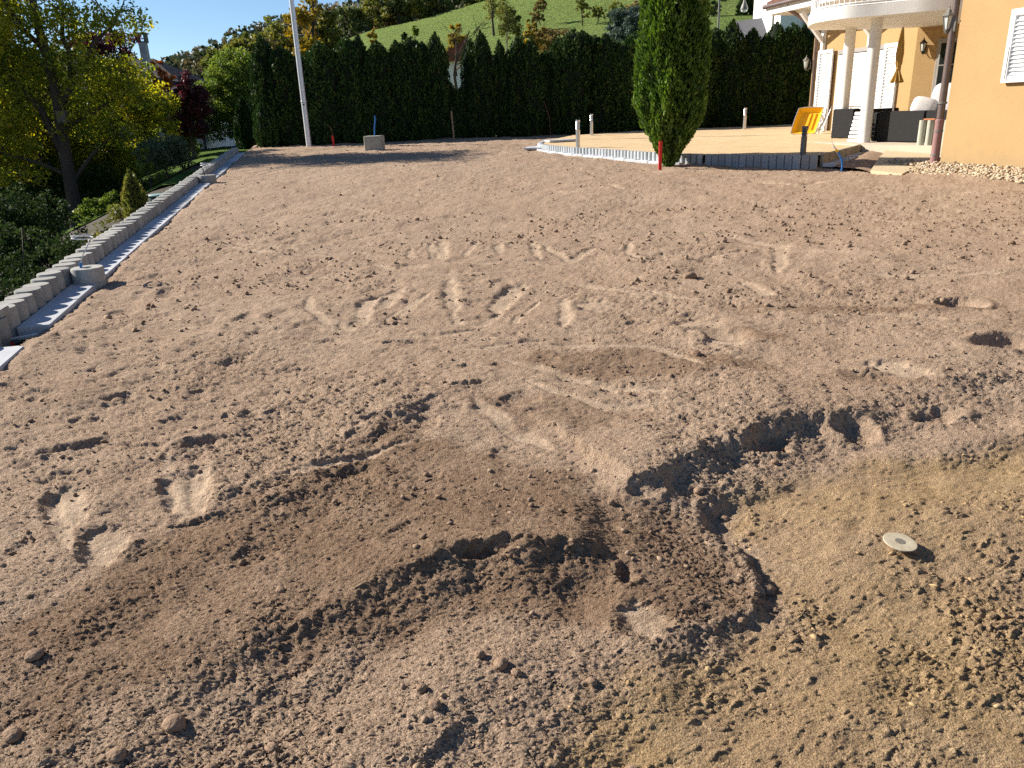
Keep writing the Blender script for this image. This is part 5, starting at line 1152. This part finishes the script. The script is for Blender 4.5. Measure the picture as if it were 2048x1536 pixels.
o = [q for q in bpy.data.objects if q.name.startswith('earth_clod')][6]; tag(o, 'round reddish clod sitting at the rim of the clay pit'); del o['group']
rng = np.random.default_rng(515); n_ = 1500; cx_ = rng.uniform(.1, 2.4, n_); cy_ = rng.uniform(1.05, 3.0, n_)
ok_ = (poly_sd(cx_, cy_, PIT) > .04) & (fbm(cx_ * 3.6, cy_ * 3.6, 147, 4) + rng.normal(size=n_) * .2 > .05); cx_, cy_ = cx_[ok_], cy_[ok_]; cz_ = np.array([soil_z(a_, b_) for a_, b_ in zip(cx_, cy_)])
v, f, r_ = stones(np.stack([cx_, cy_, cz_ + .001], 1), .0025 + .009 * rng.random(len(cx_)) ** 3, rng, (ico_v, ico_f), .5, .45)
tag(link('clay_chips', fast_mesh('clay_chips', v, f, LEAF('clay_chip', [(.30, .20, .10), (.37, .25, .13), (.44, .31, .165), (.40, .275, .145)], 0., .97, .1), {'rnd': ('FACE', r_)}, False)), 'dry angular chips of ochre clay strewn over the pit floor', 'clay', kind='stuff')
# small crumbs: too many to count
rng = np.random.default_rng(520); pts = []; sz = []
nn = 9000
yy_ = 1.05 + (rng.random(nn) ** 1.7) * 9; xx_ = (rng.random(nn) * 2 - 1) * (.72 * yy_ + .3)
y2_ = 6 + rng.random(2000) * 19; x2_ = (rng.random(2000) * 2 - 1) * (.62 * y2_); yy_ = np.concatenate([yy_, y2_]); xx_ = np.concatenate([xx_, x2_]); nn = len(xx_)
cl_ = fbm(xx_ * 1.5, yy_ * 1.5, 530, 3); pk = (cl_ + rng.normal(size=nn) * .25 > .0) & (xx_ > np.array([slab_x(q) + .05 for q in yy_])); pk &= (poly_sd(xx_, yy_, PIT) < -.02) & (poly_sd(xx_, yy_, TPOLY) < -.3) & (poly_sd(xx_, yy_, PATH) < -.1) & ((xx_ < 6.2) | (yy_ < 10.5)); xx_, yy_ = xx_[pk], yy_[pk]
ri = np.clip(np.searchsorted(ys, yy_), 1, nr - 1); ci = np.array([np.clip(np.searchsorted(X[r_], x_), 1, nc - 1) for r_, x_ in zip(ri, xx_)])
s_ = .0025 + .008 * rng.random(len(xx_)) ** 4 + .0006 * np.minimum(yy_, 10) + np.where(yy_ > 5, .016 * rng.random(len(xx_)) ** 6, 0)
v, f, r_ = stones(np.stack([xx_, yy_, Zs[ri, ci] + s_ * .3], 1), s_, rng, (ico_v, ico_f), .8, .3)
crumb_mat = LEAF('soil_crumb', [(.17, .112, .073), (.24, .165, .11), (.31, .22, .15), (.27, .195, .14)], 0., .97, .1)
tag(link('soil_crumbs', fast_mesh('soil_crumbs', v, f, crumb_mat, {'rnd': ('FACE', r_)}, False)), 'loose small crumbs of earth scattered over the soil', 'soil', kind='stuff')

# ------------------------------------------------------------------ garden on the left
def lz(x, y): return float(low_z(x, y))
# oak leaning over the wall
t = thing('oak_tree', (-13.2, 24.0, lz(-13.2, 24)), 'oak with yellowing leaves and dark limbs beyond the palisade wall', 'tree'); b0 = Vector(t.location)
OAK = [(-13.37, 24.0, 3.53, 1.26, 1.57, 0.92), (-11.89, 24.0, 2.94, 1.15, 1.57, 0.82), (-10.87, 24.0, 4.34, 1.01, 1.22, 0.55), (-12.17, 24.0, 4.51, 0.78, 1.4, 0.6), (-14.05, 24.0, 1.94, 0.92, 1.4, 0.69), (-12.48, 24.44, 1.87, 1.1, 1.4, 0.69), (-10.91, 24.44, 2.63, 0.78, 1.22, 0.69), (-14.27, 24.0, 0.89, 0.96, 1.22, 0.62), (-14.23, 23.78, 0.19, 0.82, 1.05, 0.41), (-11.78, 24.65, 1.24, 0.82, 1.05, 0.62), (-13.96, 24.0, 4.66, 0.8, 1.4, 0.69), (-15.93, 24.0, 3.25, 1.6, 1.75, 1.37), (-15.71, 24.0, 1.28, 1.37, 1.57, 1.15), (-13.53, 24.44, 6.41, 1.83, 1.75, 1.15), (-11.35, 24.65, 5.97, 1.37, 1.4, 0.69), (-15.93, 24.44, 5.43, 1.83, 1.75, 1.37)]
rng = np.random.default_rng(600); me, cc = crown_mesh('crown', [(e[0] - b0.x, e[1] - b0.y, e[2] - b0.z, *e[3:]) for e in OAK], 70000, .12, lf_oak, rng, clump=.42, per=110, hollow=.1, aspect=.5); link('crown', me, t)
mb = MB(); br = lambda pts, rs: mb.tube([Vector(p) for p in pts], rs, 10)
br([(-13.2, 24.0, -2.21), (-13.05, 24.0, -0.53), (-13.0, 24.0, 0.65), (-12.87, 24.0, 2.05), (-12.89, 24.0, 3.4), (-12.98, 24.0, 4.55), (-12.83, 24.0, 6.08)], [0.226, 0.196, 0.181, 0.157, 0.137, 0.114, 0.059])
br([(-13.0, 24.0, 0.65), (-13.4, 24.0, 2.05), (-13.75, 23.78, 2.81), (-14.29, 23.78, 3.68), (-15.05, 23.78, 4.23)], [0.118, 0.102, 0.088, 0.069, 0.035])
br([(-12.87, 24.0, 2.05), (-12.35, 24.0, 2.7), (-12.22, 24.0, 3.57), (-12.35, 24.0, 3.94), (-12.17, 24.0, 4.66)], [0.108, 0.088, 0.079, 0.063, 0.035])
br([(-12.26, 24.0, 3.03), (-11.78, 23.78, 3.2), (-11.35, 23.78, 3.79), (-10.69, 23.78, 4.23)], [0.079, 0.067, 0.051, 0.024])
br([(-12.92, 24.0, 1.5), (-12.0, 24.22, 1.94), (-11.13, 24.44, 2.48)], [0.079, 0.059, 0.027])
br([(-13.05, 24.0, 0.19), (-13.64, 23.78, 0.58), (-14.62, 23.56, 0.95)], [0.069, 0.055, 0.024])
br([(-13.0, 24.0, -0.03), (-12.33, 24.22, 0.74), (-11.78, 24.65, 1.28)], [0.069, 0.051, 0.024])
br([(-12.94, 24.0, 3.68), (-13.42, 24.0, 4.23), (-13.75, 24.0, 4.99)], [0.088, 0.069, 0.039])
for i in rng.choice(len(cc), 60, replace=False):
    e = Vector(cc[i]) + b0; s1_ = min([Vector(v) for v in mb.v[::3]], key=lambda q: (q - e).length); md = s1_.lerp(e, .5) + Vector(rng.normal(size=3)) * .12; mb.tube([s1_, md, e], [.028, .018, .006], 4)
part('trunk', mb, bark, t, 50)
# bird box
t = thing('bird_box', (-12.66, 23.75, 1.6), 'small wooden bird box hanging in the oak', 'bird box'); part('body', MB().cbox((-12.66, 23.72, 1.85), (.26, 0, 0), (0, .24, 0), (0, 0, .36), .005), M('grey_wood', (.14, .12, .10), .9, .2, 20), t); part('roof', MB().cbox((-12.66, 23.70, 2.05), (.34, 0, 0), (0, .34, 0), (0, 0, .035), .003), dark_roof, t)
def lt(name, label, cat, ells, n, size, mat, tr, seed, group=None, depth=.8, **k):
    E = [(e[0], e[1], e[2], e[3], max(e[3], .2) * depth + .1, e[4]) for e in ells]; bx = sum(e[0] for e in ells) / len(ells); by = ells[0][1]
    return make_tree(name, label, cat, group, E, n, size, mat, (bx, by, lz(bx, by) - .02), tr, seed, **k)
lt('fruit_tree', 'dense olive green tree behind the oak', 'tree', [(-13.37, 29.0, 2.4, 1.3, 1.1), (-12.37, 29.0, 2.11, 1.0, 1.0), (-14.79, 29.0, .77, 1.5, 1.0), (-12.37, 29.0, 1.1, .9, .75), (-13.93, 29.0, .5, 1.2, .95), (-15.66, 29.0, 1.65, 1.2, 1.2), (-17.6, 29, 1.6, 1.5, 1.5)], 34000, .12, lf_oak, .14, 610, nl=16, clump=.3, per=60, hollow=.15)
lt('fruit_tree', 'dark leafy tree in the shade behind the oak trunk', 'tree', [(-16.2, 27.0, -.9, 2.0, 1.3), (-14.1, 27.0, -.6, 1.2, 1.1), (-17.2, 27.0, -2.2, 1.8, 1.1), (-13.3, 27, -.4, 1.0, .9), (-18.8, 27, 0, 1.6, 1.5), (-12.4, 27, -.3, .7, .7)], 30000, .12, lf_dark, .12, 612, nl=12, clump=.3, per=60, hollow=.15)
lt('ash_tree', 'tall dense green tree filling the space behind the oak crown', 'tree', [(-15.2, 28, 3.6, 1.3, 1.0), (-16.6, 28, 2.4, 1.4, 1.2), (-14.6, 28, 2.0, 1.2, 1.0), (-17.2, 28, 4.4, 1.3, 1.0), (-14.4, 28, 4.3, .8, .6), (-16.2, 28, 5.4, 1.3, .8), (-18.4, 28, 3.2, 1.4, 1.4)], 15000, .15, lf_olive, .16, 625, nl=16, clump=.36, per=80, hollow=.15)
lt('maple_tree', 'orange leaved young tree peeking over the dark roof edge', 'tree', [(-13.43, 33.0, 3.66, .28, .49), (-13.38, 33.0, 3.2, .42, .5), (-13.74, 33.0, 3.4, .26, .4), (-13.59, 33.0, 2.65, .5, .5)], 3600, .10, lf_orange, .05, 613, nl=8)
lt('plum_tree', 'dark purple leaved tree beside the white wall', 'tree', [(-11.75, 31.0, 2.81, .45, .6), (-11.41, 31.0, 2.27, .51, .66), (-12.1, 31.0, 2.11, .51, .66), (-11.72, 31.0, 1.56, .49, .46), (-12.33, 31.0, 2.39, .47, .47), (-11.59, 31.0, 1.25, .34, .3), (-12.2, 31, 1.5, .5, .4)], 16000, .09, lf_purple, .08, 614, nl=14)
lt('plum_tree', 'dark purple leaved tree showing behind the top of the oak', 'tree', [(-15.17, 33.0, 4.63, 1.17, .38), (-16.7, 33.0, 4.78, .9, .4), (-15.65, 33.0, 4.2, 1.2, .5), (-15.4, 33, 3.4, 1.2, .7)], 9000, .12, lf_purple, .1, 615, nl=10)
lt('lime_tree', 'large light green leafy tree left of the hedge', 'tree', [(-11.44, 36, 3.44, 1.25, 1.0), (-12.26, 36, 2.45, 1.05, 1.0), (-11.2, 36, 2.21, 1.15, 1.31), (-12.24, 36, 1.25, .95, .6), (-12.67, 36, 2.57, .6, .65), (-10.74, 36, 3.81, .7, .54), (-11.3, 36, 1.2, .9, .6)], 26000, .11, lf_green, .14, 616, nl=18, clump=.26, per=60)
lt('laurel_bush', 'rounded grey green bush on stems near the palisade wall', 'bush', [(-9.63, 23, .78, .72, .45), (-10.07, 23, .75, .42, .36), (-9.16, 23, .68, .40, .36)], 14000, .06, lf_shrub, .03, 617, nl=18, clump=.25)
lt('forsythia_bush', 'small yellow green bush in the sun beside the grey green bush', 'bush', [(-9.75, 22, .72, .18, .25), (-9.8, 22, .45, .22, .22)], 1800, .055, lf_green, .02, 618, nl=6)
lt('garden_bush', 'bright green leafy bush between grey green bush and white wall', 'bush', [(-12.54, 32.0, 1.3, .6, .7), (-12.88, 32.0, 1.6, .6, .6), (-12.2, 32.0, .95, .45, .5), (-12.6, 32, .6, .6, .5)], 9000, .09, lf_green, .04, 619, nl=8)
lt('garden_bush', 'dark leafy bush at the foot of the oak', 'bush', [(-8.59, 14.0, .1, .62, .5), (-8.02, 14.0, -.1, .55, .42), (-8.95, 14.0, -.55, .65, .5), (-8.3, 14.0, -.7, .6, .45), (-9.6, 14.0, -.04, .75, .75), (-7.6, 13.6, -.75, .6, .4), (-10.6, 14, .2, .8, .8)], 32000, .06, lf_dark, .04, 620, nl=6, clump=.25, hollow=.25)
lt('garden_bush', 'low dark bush close behind the palisade wall', 'bush', [(-7.2, 12, -.35, .7, .5), (-6.5, 11.0, -.45, .6, .4), (-7.9, 11.8, -.2, .7, .55), (-6.1, 9.6, -.5, .5, .4), (-6.9, 10.2, -.3, .6, .5), (-5.6, 8.6, -.55, .4, .35)], 20000, .055, lf_dark, .03, 623, nl=4, clump=.25, hollow=.25)
lt('garden_bush', 'leafy green shrub spreading along the back of the palisade wall', 'bush', [(-6.9, 15.0, -.35, .5, .35), (-6.3, 13.0, -.5, .45, .3), (-7.5, 15.4, -.3, .5, .4), (-5.8, 11.6, -.55, .4, .3), (-7.0, 13.6, -.5, .5, .35)], 12000, .055, lf_olive, .03, 624, nl=4, clump=.3, hollow=.2)
lt('garden_bush', 'low sunlit green bush behind the oak trunk', 'bush', [(-10.42, 20.0, -.58, .5, .42), (-9.94, 20.0, -.41, .4, .36), (-10.34, 20.0, -1.0, .45, .36), (-9.6, 20.2, -.5, .3, .25)], 7000, .07, lf_green, .03, 621, nl=8, clump=.25)
lt('garden_bush', 'tall dark hedge bush in front of the neighbouring house', 'bush', [(-17, 31, .5, 2.2, 1.4), (-14.8, 31, .2, 1.3, 1.0), (-19.5, 31, .9, 2.4, 1.7)], 18000, .13, lf_dark, .07, 622, nl=10, clump=.25, hollow=.3)
pf = [(0, .16), (.2, .22), (.55, .20), (.85, .10), (1.0, .02)]
me, cb = thuja(pf, 3800, .06, lf_olive, 630, lump=.2, core=.5); t = thing('dwarf_cypress', (-6.3, 13.5, lz(-6.3, 13.5)), 'small narrow cypress standing between oak and compost bin', 'conifer'); link('foliage', me, t); part('trunk', cb, thuja_core, t, 40, world=False)
pf = [(0, .40), (.5, .50), (1.2, .46), (1.8, .25), (2.15, .04)]
me, cb = thuja(pf, 5200, .10, thuja_hedge, 631, lump=.2, core=.7); t = thing('dwarf_cypress', (-10.55, 33.5, .3), 'dark cone shaped cypress at the foot of the light green tree', 'conifer'); link('foliage', me, t); part('trunk', cb, thuja_core, t, 40, world=False)
pf = [(0, .32), (.5, .40), (1.0, .34), (1.4, .15), (1.6, .03)]
me, cb = thuja(pf, 4200, .09, thuja_hedge, 632, lump=.3, core=.6); t = thing('dwarf_cypress', (-8.0, 27.6, .62), 'low thin shrub at the left foot of the hedge', 'conifer'); link('foliage', me, t); part('trunk', cb, thuja_core, t, 40, world=False)
# compost bin and concrete block
x, y = -7.25, 16.7; z0 = lz(x, y); t = thing('compost_bin', (x, y, z0), 'dark green compost bin with a pale teal lid behind the palisade wall', 'bin')
part('body', MB().lathe((x, y, z0), [(.22, -.15), (.205, .1), (.20, .16)], 20, 1.15, 1), bin_green, t, 40); part('lid', MB().lathe((x, y, z0), [(.22, .16), (.225, .175), (.21, .19), (0, .20)], 20, 1.2, 1), teal_lid, t, 40)
x, y = -6.85, 16.75; z0 = lz(x, y); solo('concrete_block', MB().cbox((x, y, z0 + .13), (.42, .1, 0), (-.06, .28, 0), (0, 0, .32), .012), concrete, (x, y, z0), 'low grey concrete block standing beside the compost bin', 'block')
# neighbouring house on the left
nh = thing('neighbour_house', (-16.5, 37.5, .2), 'white house with dark roof and chimney hidden behind the left trees', 'house')
part('wall', MB().prism([(-13.1, 35.6), (-25, 35.6), (-25, 45), (-13.1, 45)], .0, 2.3), white_render, nh)
mb = MB(); rz0 = 2.05; a_ = [(-12.3, 34.8, rz0), (-26, 34.8, rz0), (-25, 40.3, 4.9), (-16.6, 40.3, 4.55), (-12.3, 45.8, rz0), (-26, 45.8, rz0)]
mb._add(a_ + [(p_[0], p_[1], p_[2] - .12) for p_ in a_], [(0, 3, 2, 1), (0, 4, 3), (4, 5, 2, 3), (5, 1, 2), (6, 7, 8, 9), (6, 9, 10), (10, 9, 8, 11), (11, 8, 7), (0, 1, 7, 6), (1, 5, 11, 7), (5, 4, 10, 11), (4, 0, 6, 10)]); rf = part('roof', mb, dark_roof, nh)
part('chimney', MB().cbox((-16.0, 38, 4.35), (.30, 0, 0), (0, .30, 0), (0, 0, 1.5), .01), M('chimney_metal', (.35, .34, .33), .6, .2, 4), rf)
part('chimney_cowl', MB().cbox((-16.0, 38, 5.42), (.5, 0, 0), (0, .5, 0), (0, 0, .06), .01).cbox((-16.17, 38, 5.25), (.05, 0, 0), (0, .4, 0), (0, 0, .42), .004).cbox((-15.83, 38, 5.25), (.05, 0, 0), (0, .4, 0), (0, 0, .42), .004), black_metal, rf)
part('downpipe', MB().tube([(-13.05, 35.55, 0), (-13.05, 35.55, 2.1)], .05, 8), black_metal, nh)
for x_ in (-15.5, -18.5, -21.5): w_ = part('window', MB().cbox((x_, 35.585, 1.25), (1.0, 0, 0), (0, .06, 0), (0, 0, 1.1), .01), frame_mat, nh); part('pane', MB().obox((x_, 35.552, 1.25), (.86, 0, 0), (0, .01, 0), (0, 0, .96)), pane_mat, w_)
# nearer white garage wall at the far left
gh = thing('garden_shed', (-19, 33, -1.), 'pale shed wall glimpsed through the oak leaves', 'shed')
part('wall', MB().prism([(-18.6, 33.5), (-25, 32.3), (-25.6, 36.2), (-19.2, 37.4)], -2.0, 3.0), white_render, gh); 
a_ = [(-18.2, 33.0, 3.0), (-25.2, 31.7, 3.0), (-25.9, 36.5, 3.0), (-18.9, 37.8, 3.0), (-18.7, 35.4, 3.9), (-25.5, 34.1, 3.9)]; mb = MB(); mb._add(a_, [(0, 1, 5, 4), (3, 4, 5, 2), (0, 4, 3), (1, 2, 5), (0, 3, 2, 1)]); part('roof', mb, dark_roof, gh)

# ------------------------------------------------------------------ houses behind the hedge
wh = thing('neighbour_house', (18, 46, 1), 'white house with grey roof behind the right part of the hedge', 'house')
part('wall', MB().prism([(15.1, 45), (21, 44.2), (22.2, 53), (16.3, 53.8)], .5, 9.5), white_render, wh)
part('roof', MB().prism([(14.9, 43.9), (21.5, 43.0), (22.6, 54), (15.9, 54.6)], 9.5, 9.7), roof_tile, wh)
for (x_, z_) in ((16.7, 5.0), (19.4, 5.0)): w_ = part('window', MB().obox((x_, 44.9 - (x_ - 15.1) * .136 - .03, z_), (.9, -.122, 0), (.01, .06, 0), (0, 0, 1.0)), frame_mat, wh); part('pane', MB().obox((x_, 44.9 - (x_ - 15.1) * .136 - .065, z_), (.76, -.103, 0), (.001, .01, 0), (0, 0, .86)), pane_mat, w_)
gh2 = thing('neighbour_house', (14.5, 49, 1), 'low house with plain slate grey roof beside the white house', 'house')
part('wall', MB().prism([(13.6, 47), (16, 46.8), (16.2, 55), (13.8, 55)], .5, 4.1), white_render, gh2)
mb = MB(); a_ = [(13.1, 46.6, 4.0), (16.9, 46.2, 4.0), (16.9, 50.5, 6.3), (14.2, 50.8, 6.1), (16.9, 55.6, 4.0), (13.1, 55.6, 4.0)]; mb._add(a_, [(0, 1, 2, 3), (0, 3, 5), (3, 2, 4, 5), (0, 5, 4, 1)]); part('roof', mb, grey_roof, gh2)
rh = thing('neighbour_house', (-2.2, 64, 2.5), 'white house with red brown roof seen through the hedge gap', 'house')
part('wall', MB().prism([(-4.2, 61), (-.55, 60.6), (.2, 67), (-3.6, 67.4)], 2, 5.4), white_render, rh)
mb = MB(); a_ = [(-4.7, 60.4, 5.15), (-.25, 60.0, 5.0), (.5, 67.6, 5.0), (-4.0, 68, 5.15), (-2.4, 60.2, 6.5), (-1.7, 67.8, 6.5)]; mb._add(a_, [(0, 4, 5, 3), (4, 1, 2, 5), (0, 1, 4), (3, 5, 2), (0, 3, 2, 1)]); part('roof', mb, M('red_roof', (.22, .07, .04), .85, .2, 3), rh)
w_ = part('window', MB().obox((-1.6, 60.68, 4.5), (.8, -.088, 0), (.01, .06, 0), (0, 0, .9)), frame_mat, rh); part('pane', MB().obox((-1.6, 60.645, 4.5), (.68, -.075, 0), (.001, .01, 0), (0, 0, .76)), pane_mat, w_)
# street lamps
t = thing('street_lamp', (11.85, 45, 1.0), 'slim grey street lamp post between conifer and spruce', 'street lamp')
part('post', MB().tube([(11.85, 45, .6), (11.8, 45, 4.5), (11.78, 45, 7.6)], [.07, .06, .045], 10), grey_metal, t, 40); part('arm', MB().tube([(11.78, 45, 7.55), (12.0, 45, 7.85), (12.5, 45, 7.95)], .03, 8), grey_metal, t, 40); part('lamp_head', MB().cbox((12.7, 45, 7.95), (.55, 0, 0), (0, .22, 0), (0, 0, .1), .03), grey_metal, t)
t = thing('street_lamp', (14.4, 46, 1.0), 'street lamp with a bell shaped hanging shade', 'street lamp')
part('post', MB().tube([(15.2, 46.5, .6), (15.2, 46.5, 8.2)], .06, 10), grey_metal, t, 40); part('arm', MB().tube([(15.2, 46.5, 8.1), (14.2, 46.2, 8.35), (13.42, 46, 8.2), (13.42, 46, 6.75)], .025, 8), grey_metal, t, 40)
part('lamp_shade', MB().lathe((13.42, 46, 6.1), [(.20, .12), (.205, .2), (.15, .35), (.08, .5), (.05, .7)], 16), grey_metal, t, 40); part('globe', MB().lathe((13.42, 46, 6.1), [(.06, 0), (.15, .04), (.18, .12)], 16), white_pipe, t, 40)

bpy.context.view_layer.update()
